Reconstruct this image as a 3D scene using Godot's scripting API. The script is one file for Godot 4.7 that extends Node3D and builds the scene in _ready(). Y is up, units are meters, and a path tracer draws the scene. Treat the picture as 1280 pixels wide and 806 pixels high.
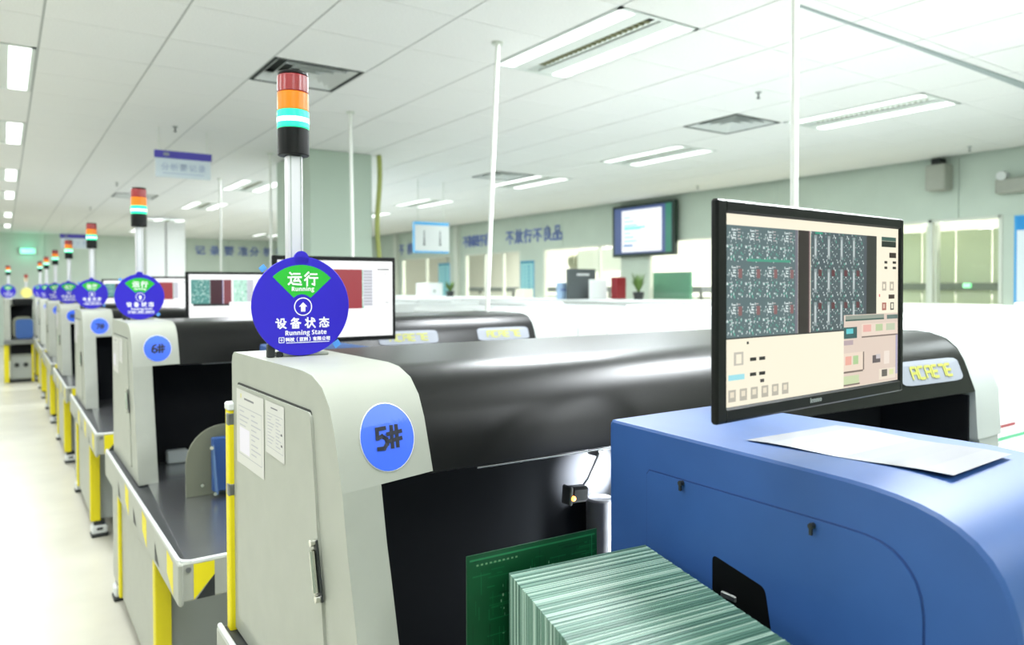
extends Node3D

# ---------------------------------------------------------------- shape builder
class Shape:
	var v := PackedVector3Array()
	var n := PackedVector3Array()
	var t := PackedVector2Array()

	func tri(a: Vector3, b: Vector3, c: Vector3, na: Vector3, nb: Vector3, nc: Vector3, ta := Vector2.ZERO, tb := Vector2.ZERO, tc := Vector2.ZERO) -> void:
		var g := (b - a).cross(c - a)
		if g.dot(na + nb + nc) > 0.0:
			v.append_array([a, c, b])
			n.append_array([na, nc, nb])
			t.append_array([ta, tc, tb])
		else:
			v.append_array([a, b, c])
			n.append_array([na, nb, nc])
			t.append_array([ta, tb, tc])

	func flat(a: Vector3, b: Vector3, c: Vector3, out: Vector3) -> void:
		var g := (b - a).cross(c - a).normalized()
		if g.dot(out) < 0.0:
			g = -g
		tri(a, b, c, g, g, g)

	# corners in order round the quad; out: roughly outward
	func quad(a: Vector3, b: Vector3, c: Vector3, d: Vector3, out: Vector3) -> void:
		var g := (c - a).cross(d - b).normalized()
		if g.dot(out) < 0.0:
			g = -g
		tri(a, b, c, g, g, g, Vector2(0, 1), Vector2(1, 1), Vector2(1, 0))
		tri(a, c, d, g, g, g, Vector2(0, 1), Vector2(1, 0), Vector2(0, 0))

	func quad_n(a: Vector3, b: Vector3, c: Vector3, d: Vector3, na: Vector3, nb: Vector3, nc: Vector3, nd: Vector3) -> void:
		tri(a, b, c, na, nb, nc)
		tri(a, c, d, na, nc, nd)

	func box(lo: Vector3, hi: Vector3) -> void:
		var p := []
		for i in 8:
			p.append(Vector3(hi.x if i & 1 else lo.x, hi.y if i & 2 else lo.y, hi.z if i & 4 else lo.z))
		quad(p[0], p[2], p[6], p[4], Vector3.LEFT)
		quad(p[1], p[3], p[7], p[5], Vector3.RIGHT)
		quad(p[0], p[1], p[5], p[4], Vector3.DOWN)
		quad(p[2], p[3], p[7], p[6], Vector3.UP)
		quad(p[0], p[1], p[3], p[2], Vector3.FORWARD)
		quad(p[4], p[5], p[7], p[6], Vector3.BACK)

	# box with chamfered edges, placed by a transform
	func cbox(size: Vector3, c: float, x := Transform3D()) -> void:
		var h := size * 0.5
		c = minf(c, minf(h.x, minf(h.y, h.z)) * 0.9)
		var cen := x.origin
		var q := func(a: Vector3, b: Vector3, d: Vector3, e: Vector3) -> void:
			quad(x * a, x * b, x * d, x * e, x * ((a + b + d + e) / 4.0) - cen)
		for ax in 3:
			for s in [-1.0, 1.0]:
				var u := (ax + 1) % 3
				var w := (ax + 2) % 3
				var k := []
				for e in [[-1, -1], [1, -1], [1, 1], [-1, 1]]:
					var p := Vector3()
					p[ax] = s * h[ax]
					p[u] = e[0] * (h[u] - c)
					p[w] = e[1] * (h[w] - c)
					k.append(p)
				q.call(k[0], k[1], k[2], k[3])
		for ax in 3:
			var u := (ax + 1) % 3
			var w := (ax + 2) % 3
			for su in [-1.0, 1.0]:
				for sw in [-1.0, 1.0]:
					var k := []
					for e in [[-1, 0], [1, 0], [1, 1], [-1, 1]]:
						var p := Vector3()
						p[ax] = e[0] * (h[ax] - c)
						p[u] = su * (h[u] - (c if e[1] == 1 else 0.0))
						p[w] = sw * (h[w] - (0.0 if e[1] == 1 else c))
						k.append(p)
					q.call(k[0], k[1], k[2], k[3])
		for i in 8:
			var s := Vector3(1 if i & 1 else -1, 1 if i & 2 else -1, 1 if i & 4 else -1)
			var a := Vector3(s.x * h.x, s.y * (h.y - c), s.z * (h.z - c))
			var b := Vector3(s.x * (h.x - c), s.y * h.y, s.z * (h.z - c))
			var d := Vector3(s.x * (h.x - c), s.y * (h.y - c), s.z * h.z)
			flat(x * a, x * b, x * d, x.basis * s)

	func bar(a: Vector3, b: Vector3, w: float, th: float, up: Vector3, c := 0.0) -> void:
		var d := b - a
		var z := d.normalized()
		var xx := up.cross(z).normalized()
		var yy := z.cross(xx)
		var tr := Transform3D(Basis(xx, yy, z), (a + b) / 2.0)
		cbox(Vector3(w, th, d.length()), maxf(c, 0.0001), tr)

	# turned shape: profile of (radius, height), about the axis of x
	func lathe(prof: PackedVector2Array, seg: int, x := Transform3D()) -> void:
		for i in prof.size() - 1:
			var p := prof[i]
			var q := prof[i + 1]
			var e := q - p
			if e.length() < 1e-7:
				continue
			var nn := Vector2(e.y, -e.x).normalized()
			for k in seg:
				var a := TAU * k / seg
				var b := TAU * (k + 1) / seg
				var ca := Vector3(cos(a), 0, sin(a))
				var cb := Vector3(cos(b), 0, sin(b))
				var na := x.basis * (ca * nn.x + Vector3.UP * nn.y)
				var nb := x.basis * (cb * nn.x + Vector3.UP * nn.y)
				var p0 := x * (ca * p.x + Vector3.UP * p.y)
				var p1 := x * (cb * p.x + Vector3.UP * p.y)
				var q0 := x * (ca * q.x + Vector3.UP * q.y)
				var q1 := x * (cb * q.x + Vector3.UP * q.y)
				if p.x > 1e-6:
					tri(p0, p1, q1, na, nb, nb)
				if q.x > 1e-6:
					tri(p0, q1, q0, na, nb, na)

	func rod(a: Vector3, b: Vector3, r: float, seg := 14) -> void:
		var d := b - a
		var y := d.normalized()
		var s := Vector3.RIGHT if absf(y.x) < 0.9 else Vector3.UP
		var z := s.cross(y).normalized()
		var xx := y.cross(z)
		lathe(PackedVector2Array([Vector2(0, 0), Vector2(r, 0), Vector2(r, d.length()), Vector2(0, d.length())]), seg, Transform3D(Basis(xx, y, z), a))

	func tube(pts: PackedVector3Array, r: float, seg := 8) -> void:
		for i in pts.size() - 1:
			rod(pts[i], pts[i + 1], r, seg)

	# closed outline in the plane (a, b) swept between two placings; pa/pb map a Vector2 to a point. smooth under the angle
	func sweep(out: PackedVector2Array, pa: Callable, pb: Callable, caps := true, smooth := 40.0) -> void:
		var m := out.size()
		var mid := Vector2()
		for p in out:
			mid += p
		mid /= m
		var sgn := -1.0 if Geometry2D.is_polygon_clockwise(out) else 1.0
		var en := []
		for i in m:
			var e := out[(i + 1) % m] - out[i]
			en.append(Vector2(e.y, -e.x).normalized() * sgn)
		var base: Vector3 = pa.call(mid)
		var to3 := func(f: Callable, p: Vector2, g: Vector2) -> Vector3:
			return ((f.call(p + g * 0.01) as Vector3) - (f.call(p) as Vector3)).normalized()
		for i in m:
			var j := (i + 1) % m
			var n0: Vector2 = en[i]
			var n1: Vector2 = en[i]
			var prev: Vector2 = en[(i + m - 1) % m]
			var nxt: Vector2 = en[j]
			if rad_to_deg(absf(prev.angle_to(n0))) < smooth:
				n0 = (prev + n0).normalized()
			if rad_to_deg(absf(nxt.angle_to(n1))) < smooth:
				n1 = (nxt + n1).normalized()
			quad_n(pa.call(out[i]), pb.call(out[i]), pb.call(out[j]), pa.call(out[j]), to3.call(pa, out[i], n0), to3.call(pb, out[i], n0), to3.call(pb, out[j], n1), to3.call(pa, out[j], n1))
		if caps:
			var id := Geometry2D.triangulate_polygon(out)
			var ax: Vector3 = (pb.call(mid) as Vector3) - base
			for k in range(0, id.size(), 3):
				flat(pa.call(out[id[k]]), pa.call(out[id[k + 1]]), pa.call(out[id[k + 2]]), -ax)
				flat(pb.call(out[id[k]]), pb.call(out[id[k + 1]]), pb.call(out[id[k + 2]]), ax)

	# outline given as (z, y), swept along x
	func along_x(out: PackedVector2Array, x0: float, x1: float, caps := true) -> void:
		sweep(out, func(p: Vector2) -> Vector3: return Vector3(x0, p.y, p.x), func(p: Vector2) -> Vector3: return Vector3(x1, p.y, p.x), caps)

	# outline given as (x, y), swept along z
	func along_z(out: PackedVector2Array, z0: float, z1: float, caps := true) -> void:
		sweep(out, func(p: Vector2) -> Vector3: return Vector3(p.x, p.y, z0), func(p: Vector2) -> Vector3: return Vector3(p.x, p.y, z1), caps)

	func mesh(off := Vector3.ZERO) -> ArrayMesh:
		var a := []
		a.resize(Mesh.ARRAY_MAX)
		if off != Vector3.ZERO:
			for i in v.size():
				v[i] -= off
		a[Mesh.ARRAY_VERTEX] = v
		a[Mesh.ARRAY_NORMAL] = n
		a[Mesh.ARRAY_TEX_UV] = t
		var m := ArrayMesh.new()
		m.add_surface_from_arrays(Mesh.PRIMITIVE_TRIANGLES, a)
		return m


# ---------------------------------------------------------------- writing: strokes on a 100 x 100 square, y down
const GLYPH := {
	"运": "20,12 32,22;8,42 26,42 26,72 10,88;26,72 40,86 95,90;45,18 85,18;36,40 94,40;62,40 46,66 84,64;74,52 90,74",
	"行": "34,8 10,32;36,32 8,60;24,48 24,95;48,20 90,20;42,45 96,45;74,45 74,92 60,86",
	"设": "16,10 28,22;6,38 26,38 26,82 38,72;52,12 50,32 40,46;52,12 76,12 78,38 94,38;46,54 84,54 68,76 40,94;54,62 70,80 94,94",
	"备": "36,6 14,30;32,16 74,16 50,38 8,56;34,24 56,40 94,52;24,58 76,58 76,94 24,94 24,58;24,76 76,76;50,58 50,94",
	"状": "28,6 28,95;10,22 20,36;6,72 28,56;40,38 96,38;66,8 66,38 58,66 38,94;66,42 76,70 96,94;80,14 90,24",
	"态": "8,24 92,24;50,6 46,30 10,58;54,28 70,44 94,56;42,42 56,54;16,72 10,90;34,68 38,92 74,92 74,80;54,66 62,76;82,68 92,84",
	"不": "10,16 90,16;54,16 36,44 8,64;52,36 52,95;60,44 90,66",
	"制": "24,8 16,26;14,24 58,24;6,42 62,42;34,8 34,95;14,58 14,86;14,58 56,58 56,82;72,16 72,72;90,8 90,94 78,88",
	"造": "20,12 32,22;8,42 26,42 26,72 10,88;26,72 40,86 95,90;54,10 44,30;46,26 88,26;66,8 66,44;36,44 96,44;48,56 84,56 84,80 48,80 48,56",
	"良": "50,4 58,14;24,18 76,18 76,52;24,18 24,92 48,80;24,36 76,36;24,52 76,52;48,54 64,78 96,92;84,60 66,72",
	"品": "32,8 68,8 68,40 32,40 32,8;8,54 42,54 42,92 8,92 8,54;58,54 92,54 92,92 58,92 58,54",
	"放": "26,6 32,18;6,28 50,28;26,28 22,62 6,92;26,48 44,48 42,86 32,84;66,6 54,36;60,26 96,26;82,26 72,64 48,94;58,44 74,74 96,92",
	"接": "20,6 20,92 8,86;4,28 36,28;4,62 36,50;66,4 70,14;44,18 94,18;54,24 60,36;82,22 76,36;40,40 98,40;60,44 48,66 86,92;84,58 68,80 42,94;40,58 98,58",
	"受": "78,6 18,16;22,24 28,36;46,20 52,32;76,18 66,34;10,56 10,42 92,42 90,56;22,58 78,58 54,82 14,94;34,64 58,84 92,94",
	"记": "18,10 30,22;6,38 26,38 26,84 40,72;48,16 86,16 86,46 50,46 50,84 92,84 92,70",
	"录": "22,10 76,10 74,44;28,26 74,26;8,44 94,44;52,44 52,94 42,88;18,56 34,64;84,54 66,66;14,86 46,66;58,64 90,88",
	"要": "8,12 92,12;38,12 38,40;62,12 62,40;16,24 84,24 84,42 16,42 16,24;6,60 94,60;44,46 28,76 80,94;72,60 56,82 12,94",
	"准": "10,14 22,28;6,84 24,56;46,6 34,36;42,26 42,94;42,26 94,26;64,8 72,22;44,46 90,46;44,66 90,66;44,88 96,88;68,26 68,88",
	"分": "38,8 28,34 6,54;60,8 74,36 96,54;24,52 74,52 70,90 58,88;48,52 40,76 14,94",
	"析": "4,28 46,28;26,6 26,94;26,34 6,68;28,42 44,56;88,6 56,18 54,62 44,92;56,40 98,40;78,40 78,94",
	"数": "10,14 18,24;46,10 38,24;4,30 54,30;28,6 28,50;28,30 6,50;30,34 52,46;4,62 56,62;26,52 18,74 50,94;44,62 34,82 8,94;70,6 60,34;66,26 98,26;88,26 76,66 56,94;64,42 78,74 98,92",
	"科": "38,8 10,18;4,36 46,36;26,14 26,94;26,40 6,70;30,46 44,58;58,18 70,28;54,42 66,52;50,68 98,60;84,6 84,94",
	"技": "18,6 18,92 8,86;2,28 36,28;2,62 36,50;44,24 96,24;68,6 68,42;44,44 86,44 72,70 42,94;52,56 72,80 98,94",
	"有": "6,24 94,24;46,6 32,44 8,64;32,42 32,94;32,42 78,42 78,92 66,90;32,58 78,58;32,74 78,74",
	"限": "8,10 8,94;8,10 36,10 24,42 36,62 18,72;48,12 86,12 86,48;48,12 48,92 66,82;48,30 86,30;48,48 86,48;60,50 72,76 96,92;90,56 74,68",
	"公": "38,10 28,36 6,52;62,8 74,34 96,50;46,50 22,86 76,82;64,62 86,94",
	"司": "12,14 86,14 86,92 70,88;10,34 68,34;18,52 58,52 58,80 18,80 18,52",
	"亚": "10,14 90,14;36,14 36,88;64,14 64,88;14,36 26,66;86,36 74,66;6,88 94,88",
	"洲": "8,14 18,24;4,38 14,48;6,90 20,60;34,10 32,60 22,92;60,8 60,90;88,6 88,94;26,34 22,54;46,32 52,50;74,32 80,50",
	"，": "30,78 42,80 32,96",
	"（": "70,4 54,30 54,70 70,96",
	"）": "30,4 46,30 46,70 30,96",
	"0": "50,8 28,24 26,74 50,92 74,76 72,24 50,8",
	"1": "34,24 54,8 54,92",
	"5": "72,8 30,8 26,46 52,40 74,56 74,76 56,92 24,90",
	"6": "66,8 40,20 26,52 26,78 48,92 72,80 72,58 50,46 28,60",
	"7": "22,10 76,10 46,92",
	"8": "50,8 28,20 28,36 50,46 72,36 72,20 50,8;50,46 24,60 24,80 50,92 76,80 76,60 50,46",
	"9": "72,46 50,54 28,40 28,20 50,8 72,20 72,56 58,84 32,92",
	"#": "38,8 30,92;66,8 60,92;14,36 88,33;10,66 84,63",
}


# strokes of one character as lists of points, x to the right and y up, centred, size 1
func strokes(ch: String) -> Array:
	var r := []
	for s in (GLYPH[ch] as String).split(";"):
		var line := PackedVector2Array()
		for p in s.split(" "):
			var c := p.split(",")
			line.append(Vector2(c[0].to_float() / 100.0 - 0.5, 0.5 - c[1].to_float() / 100.0))
		r.append(line)
	return r


# a character as bars: at() maps a point of the writing plane to space, out is the way it faces
func write_char(sh: Shape, ch: String, mid: Vector2, size: float, w: float, th: float, at: Callable, out: Vector3) -> void:
	for line in strokes(ch):
		for i in line.size() - 1:
			var a: Vector2 = mid + line[i] * size
			var b: Vector2 = mid + line[i + 1] * size
			var d := (b - a).normalized() * w * 0.45
			a -= d
			b += d
			var pa: Vector3 = at.call(a)
			var pb: Vector3 = at.call(b)
			var z := (pb - pa).normalized()
			var xx := out.cross(z).normalized() * w * 0.5
			var oo := out * th
			sh.quad(pa - xx + oo, pa + xx + oo, pb + xx + oo, pb - xx + oo, out)
			if th > 0.002:
				sh.quad(pa - xx, pa - xx + oo, pb - xx + oo, pb - xx, -xx)
				sh.quad(pa + xx, pa + xx + oo, pb + xx + oo, pb + xx, xx)
				sh.quad(pa - xx, pa + xx, pa + xx + oo, pa - xx + oo, -z)
				sh.quad(pb - xx, pb + xx, pb + xx + oo, pb - xx + oo, z)


# ---------------------------------------------------------------- nodes
func numbered(called: String, parent: Node) -> String:
	if not parent.has_node(NodePath(called)):
		return called
	var i := 1
	while parent.has_node(NodePath("%s_%03d" % [called, i])):
		i += 1
	return "%s_%03d" % [called, i]


func put(called: String, m: Mesh, mt: Material, parent: Node = self, at := Vector3.ZERO) -> MeshInstance3D:
	var o := MeshInstance3D.new()
	o.name = numbered(called, parent)
	o.mesh = m
	o.material_override = mt
	o.position = at
	parent.add_child(o, true)
	return o


func obj(called: String, sh: Shape, mt: Material, parent: Node = self) -> MeshInstance3D:
	var off := Vector3.ZERO
	if parent != self and parent.has_meta("origin"):
		off = parent.get_meta("origin")
	return put(called, sh.mesh(off), mt, parent)


func tag(o: Node, label: String, category: String, group := "") -> void:
	o.set_meta("label", label)
	o.set_meta("category", category)
	if group:
		o.set_meta("group", group)


# a Node3D at the thing's base; its parts are modelled in the scene's own axes
func thing(called: String, label: String, category: String, base: Vector3, group := "") -> Node3D:
	var o := Node3D.new()
	o.name = numbered(called, self)
	o.position = base
	o.set_meta("origin", base)
	add_child(o, true)
	tag(o, label, category, group)
	return o


func setting(called: String, base := Vector3.ZERO) -> Node3D:
	var o := Node3D.new()
	o.name = numbered(called, self)
	o.position = base
	o.set_meta("origin", base)
	o.set_meta("kind", "structure")
	add_child(o, true)
	return o


func struct(called: String, sh: Shape, mt: Material) -> MeshInstance3D:
	var o := obj(called, sh, mt)
	o.set_meta("kind", "structure")
	return o


func copy_of(o: Node3D, move: Vector3, label: String) -> Node3D:
	var c: Node3D = o.duplicate()
	c.name = numbered(String(o.name).trim_suffix("_001"), self)
	c.position = o.position + move
	if c.has_meta("origin"):
		c.set_meta("origin", (o.get_meta("origin") as Vector3) + move)
	add_child(c, true)
	c.set_meta("label", label)
	return c


# ---------------------------------------------------------------- materials
func paint(r: int, g: int, b: int, rough := 0.5, metal := 0.0, spec := 0.5) -> StandardMaterial3D:
	var m := StandardMaterial3D.new()
	m.albedo_color = Color8(r, g, b)
	m.roughness = rough
	m.metallic = metal
	m.metallic_specular = spec
	return m


func grained(m: StandardMaterial3D, freq: float, lo: float, hi: float, scale := 1.0, bump := 0.0) -> StandardMaterial3D:
	var fn := FastNoiseLite.new()
	fn.seed = 11
	fn.frequency = freq
	fn.fractal_octaves = 4
	var tx := NoiseTexture2D.new()
	tx.width = 256
	tx.height = 256
	tx.seamless = true
	tx.noise = fn
	var ramp := Gradient.new()
	ramp.set_color(0, Color(lo, lo, lo))
	ramp.set_color(1, Color(hi, hi, hi))
	tx.color_ramp = ramp
	m.albedo_texture = tx
	m.uv1_triplanar = true
	m.uv1_world_triplanar = true
	m.uv1_scale = Vector3.ONE * scale
	if bump > 0.0:
		m.heightmap_enabled = true
		m.heightmap_texture = tx
		m.heightmap_scale = bump
	return m


func glow(r: int, g: int, b: int, e: float, base := Color(0.9, 0.9, 0.9)) -> StandardMaterial3D:
	var m := StandardMaterial3D.new()
	m.albedo_color = base
	m.roughness = 0.35
	m.emission_enabled = true
	m.emission = Color8(r, g, b)
	m.emission_energy_multiplier = e
	return m


func lit_print(im: Image, e: float) -> StandardMaterial3D:
	var m := StandardMaterial3D.new()
	m.albedo_color = Color(0.03, 0.03, 0.03)
	m.roughness = 0.3
	m.emission_enabled = true
	m.emission = Color.BLACK
	m.emission_texture = ImageTexture.create_from_image(im)
	m.emission_energy_multiplier = e
	return m


func printed(im: Image, rough := 0.6) -> StandardMaterial3D:
	var m := StandardMaterial3D.new()
	m.albedo_texture = ImageTexture.create_from_image(im)
	m.roughness = rough
	return m


var M := {}
const CEIL := 2.99
const TILE := 0.63
const XL := 0.20      # a ceiling joint along z
const ZL := -2.93     # a ceiling joint along x
const PITCH := 2.3    # from one machine of the row to the next


func make_materials() -> void:
	M.tile = grained(paint(246, 247, 245, 0.9, 0, 0.2), 0.09, 0.96, 1.0, 3.0)
	M.tbar = paint(186, 190, 188, 0.6)
	M.slab = paint(190, 190, 188, 0.9)
	M.floor = grained(paint(215, 212, 196, 0.3, 0, 0.5), 0.012, 0.94, 1.0, 0.6)
	M.wall = grained(paint(200, 213, 201, 0.55), 0.01, 0.97, 1.0, 0.5)
	M.wall_white = paint(226, 228, 222, 0.6)
	M.frame = paint(214, 220, 210, 0.4)
	M.glass = paint(236, 248, 240, 0.02)
	M.glass.transparency = BaseMaterial3D.TRANSPARENCY_ALPHA
	M.glass.albedo_color.a = 0.07
	M.white = grained(paint(168, 171, 160, 0.42), 0.02, 0.97, 1.0, 2.0)
	M.bright = paint(220, 223, 222, 0.4)
	M.grey = paint(168, 174, 171, 0.45)
	M.black = paint(12, 13, 13, 0.38, 0, 0.35)
	M.recess = paint(30, 31, 33, 0.9, 0, 0.1)
	M.hood = paint(12, 13, 12, 0.32, 0, 0.38)
	M.hood.clearcoat_enabled = true
	M.hood.clearcoat = 0.06
	M.hood.clearcoat_roughness = 0.3
	M.dark = paint(38, 42, 42, 0.5)
	M.gap = paint(52, 54, 50, 0.8)
	M.yellow = paint(232, 216, 14, 0.5)
	M.steel = grained(paint(150, 152, 152, 0.3, 0.85), 0.05, 0.85, 1.0, 2.0)
	M.chrome = paint(214, 214, 206, 0.14, 1.0)
	M.alu = paint(224, 222, 228, 0.35, 0.5)
	M.blue = grained(paint(48, 88, 150, 0.46), 0.02, 0.96, 1.0, 2.0)
	M.blue_dark = paint(34, 62, 118, 0.4)
	M.signblue = paint(34, 14, 184, 0.45)
	M.tabblue = paint(86, 156, 236, 0.4)
	M.discblue = paint(44, 96, 226, 0.5)
	M.green = paint(28, 178, 44, 0.5)
	M.ink = paint(20, 24, 40, 0.6)
	M.paper = paint(242, 242, 244, 0.6)
	M.letter = paint(118, 138, 204, 0.55)
	M.violet = paint(72, 64, 168, 0.5)
	M.olive = paint(120, 122, 86, 0.6)
	M.guard = paint(120, 122, 104, 0.35)
	M.red = paint(128, 18, 28, 0.5)
	M.cream = paint(236, 230, 204, 0.6)
	M.plaque = paint(138, 143, 152, 0.5, 0.0)
	M.gold = paint(172, 172, 84, 0.5)
	M.lamp = glow(250, 255, 252, 1.6)


# ---------------------------------------------------------------- prints
func specks(im: Image, r: Rect2i, base: Color, tints: Array, count: int, rng: RandomNumberGenerator, cols := 1, rows := 1) -> void:
	im.fill_rect(r, base)
	var cw := r.size.x / cols
	var chh := r.size.y / rows
	var list := []
	for i in count:
		list.append([rng.randi_range(1, cw - 5), rng.randi_range(1, chh - 5), rng.randi_range(2, 4), rng.randi_range(2, 6), tints[rng.randi() % tints.size()]])
	for cx in cols:
		for cy in rows:
			for s in list:
				im.fill_rect(Rect2i(r.position.x + cx * cw + s[0], r.position.y + cy * chh + s[1], s[2], s[3]), s[4])


func fr(im: Image, x0: float, y0: float, x1: float, y1: float, c: Color) -> void:
	var w := im.get_width()
	var h := im.get_height()
	im.fill_rect(Rect2i(int(x0 * w), int(y0 * h), maxi(1, int((x1 - x0) * w)), maxi(1, int((y1 - y0) * h))), c)


func screen_main() -> Image:
	var rng := RandomNumberGenerator.new()
	rng.seed = 5
	var im := Image.create(768, 448, false, Image.FORMAT_RGB8)
	var cream := Color8(252, 243, 220)
	im.fill(cream)
	var w := 768
	var h := 448
	var wh := Color8(226, 236, 236)
	var gr := Color8(96, 178, 158)
	specks(im, Rect2i(0, int(0.06 * h), int(0.345 * w), int(0.585 * h)), Color8(92, 112, 116), [wh, wh, gr, Color8(196, 208, 208)], 74, rng, 4, 3)
	for cy in 3:
		for cx in 4:
			for k in 4:
				fr(im, 0.035 + cx * 0.086, 0.08 + cy * 0.195 + k * 0.014, 0.05 + cx * 0.086, 0.087 + cy * 0.195 + k * 0.014, wh)
				fr(im, 0.056 + cx * 0.086, 0.077 + cy * 0.195 + k * 0.016, 0.07 + cx * 0.086, 0.083 + cy * 0.195 + k * 0.016, Color8(206, 190, 190))
			if cy > 0:
				fr(im, 0.06 + cx * 0.086, 0.09 + cy * 0.195, 0.078 + cx * 0.086, 0.14 + cy * 0.195, Color8(138, 96, 98))
	fr(im, 0.1, 0.232, 0.32, 0.246, Color8(70, 160, 132))
	fr(im, 0.345, 0.06, 0.36, 0.645, Color8(118, 116, 130))
	fr(im, 0.36, 0.06, 0.425, 0.645, Color8(44, 32, 33))
	fr(im, 0.418, 0.06, 0.426, 0.645, Color8(120, 92, 98))
	specks(im, Rect2i(int(0.43 * w), int(0.06 * h), int(0.33 * w), int(0.585 * h)), Color8(78, 92, 98), [wh, Color8(178, 192, 192), gr, Color8(60, 70, 74)], 66, rng, 4, 3)
	for cy in 3:
		for cx in 4:
			fr(im, 0.45 + cx * 0.078, 0.08 + cy * 0.195, 0.466 + cx * 0.078, 0.22 + cy * 0.195, Color8(150, 162, 164))
			fr(im, 0.454 + cx * 0.078, 0.10 + cy * 0.195, 0.461 + cx * 0.078, 0.2 + cy * 0.195, Color8(206, 214, 214))
			if cy > 0:
				fr(im, 0.475 + cx * 0.078, 0.085 + cy * 0.195, 0.495 + cx * 0.078, 0.125 + cy * 0.195, Color8(96, 44, 52))
	fr(im, 0.455, 0.062, 0.5, 0.075, Color8(40, 160, 130))
	fr(im, 0.76, 0.06, 0.845, 0.645, Color8(46, 44, 44))
	fr(im, 0.76, 0.06, 0.778, 0.645, Color8(76, 82, 92))
	fr(im, 0.0, 0.645, 0.63, 0.652, Color8(40, 40, 44))
	# lower left panel
	fr(im, 0.04, 0.72, 0.085, 0.79, Color8(196, 190, 178))
	fr(im, 0.05, 0.73, 0.076, 0.78, cream)
	fr(im, 0.015, 0.835, 0.09, 0.865, Color8(160, 226, 236))
	for k in 2:
		fr(im, 0.115 + k * 0.045, 0.755, 0.145 + k * 0.045, 0.775, Color8(30, 28, 30))
		fr(im, 0.115 + k * 0.045, 0.835, 0.145 + k * 0.045, 0.855, Color8(30, 28, 30))
	fr(im, 0.165, 0.875, 0.185, 0.895, Color8(70, 66, 66))
	fr(im, 0.1, 0.668, 0.11, 0.682, Color8(20, 20, 20))
	for k in 6:
		fr(im, 0.015 + k * 0.052, 0.915, 0.05 + k * 0.052, 0.978, Color8(186, 180, 166))
		fr(im, 0.023 + k * 0.052, 0.925, 0.042 + k * 0.052, 0.955, Color8(236, 226, 204))
	# right column
	fr(im, 0.88, 0.06, 0.985, 0.085, Color8(58, 92, 84))
	fr(im, 0.88, 0.085, 0.985, 0.125, Color8(26, 34, 30))
	fr(im, 0.935, 0.16, 0.985, 0.195, Color8(50, 34, 30))
	for k in 2:
		fr(im, 0.9, 0.215 + k * 0.035, 0.922, 0.232 + k * 0.035, Color8(40, 32, 30))
		fr(im, 0.96, 0.215 + k * 0.035, 0.985, 0.232 + k * 0.035, Color8(40, 32, 30))
		fr(im, 0.885 + k * 0.055, 0.35, 0.915 + k * 0.055, 0.41, Color8(190, 180, 164))
		fr(im, 0.893 + k * 0.055, 0.365, 0.907 + k * 0.055, 0.395, cream)
	fr(im, 0.932, 0.435, 0.975, 0.462, Color8(62, 40, 36))
	fr(im, 0.885, 0.485, 0.915, 0.535, Color8(170, 96, 86))
	fr(im, 0.893, 0.495, 0.907, 0.525, Color8(226, 196, 180))
	fr(im, 0.945, 0.485, 0.972, 0.535, Color8(84, 78, 74))
	fr(im, 0.951, 0.493, 0.966, 0.527, cream)
	fr(im, 0.862, 0.43, 0.87, 0.45, Color8(220, 110, 110))
	# lower right panel
	fr(im, 0.63, 0.555, 1.0, 1.0, Color8(226, 206, 192))
	fr(im, 0.64, 0.56, 0.9, 0.59, Color8(150, 158, 146))
	fr(im, 0.64, 0.583, 0.9, 0.592, Color8(56, 92, 84))
	fr(im, 0.92, 0.565, 1.0, 0.592, Color8(100, 120, 116))
	fr(im, 0.63, 0.63, 0.715, 0.7, Color8(52, 92, 92))
	fr(im, 0.645, 0.64, 0.69, 0.672, Color8(96, 204, 210))
	fr(im, 0.745, 0.615, 1.0, 0.695, Color8(236, 216, 200))
	fr(im, 0.745, 0.692, 1.0, 0.702, Color8(128, 112, 104))
	fr(im, 0.755, 0.622, 0.81, 0.668, Color8(236, 178, 168))
	fr(im, 0.84, 0.622, 0.89, 0.668, Color8(188, 206, 160))
	fr(im, 0.915, 0.622, 0.98, 0.668, Color8(196, 204, 176))
	fr(im, 0.63, 0.71, 0.69, 0.74, Color8(186, 166, 170))
	fr(im, 0.63, 0.79, 0.76, 0.905, Color8(238, 218, 200))
	fr(im, 0.63, 0.9, 0.755, 0.912, Color8(122, 106, 98))
	fr(im, 0.755, 0.79, 0.763, 0.905, Color8(122, 106, 98))
	fr(im, 0.64, 0.81, 0.68, 0.865, Color8(238, 172, 156))
	fr(im, 0.69, 0.81, 0.725, 0.865, Color8(176, 206, 150))
	fr(im, 0.63, 0.93, 0.73, 0.985, Color8(204, 216, 172))
	fr(im, 0.63, 0.982, 0.735, 0.992, Color8(122, 106, 98))
	fr(im, 0.82, 0.82, 0.875, 0.87, Color8(96, 84, 88))
	fr(im, 0.845, 0.815, 0.875, 0.845, Color8(206, 198, 200))
	fr(im, 0.9, 0.8, 0.94, 0.885, Color8(240, 226, 214))
	fr(im, 0.865, 0.915, 0.985, 0.985, Color8(238, 224, 206))
	fr(im, 0.885, 0.92, 0.925, 0.965, Color8(98, 90, 86))
	fr(im, 0.94, 0.925, 0.97, 0.96, Color8(222, 226, 168))
	fr(im, 0.985, 0.7, 1.0, 0.96, Color8(178, 170, 196))
	return im


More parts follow.
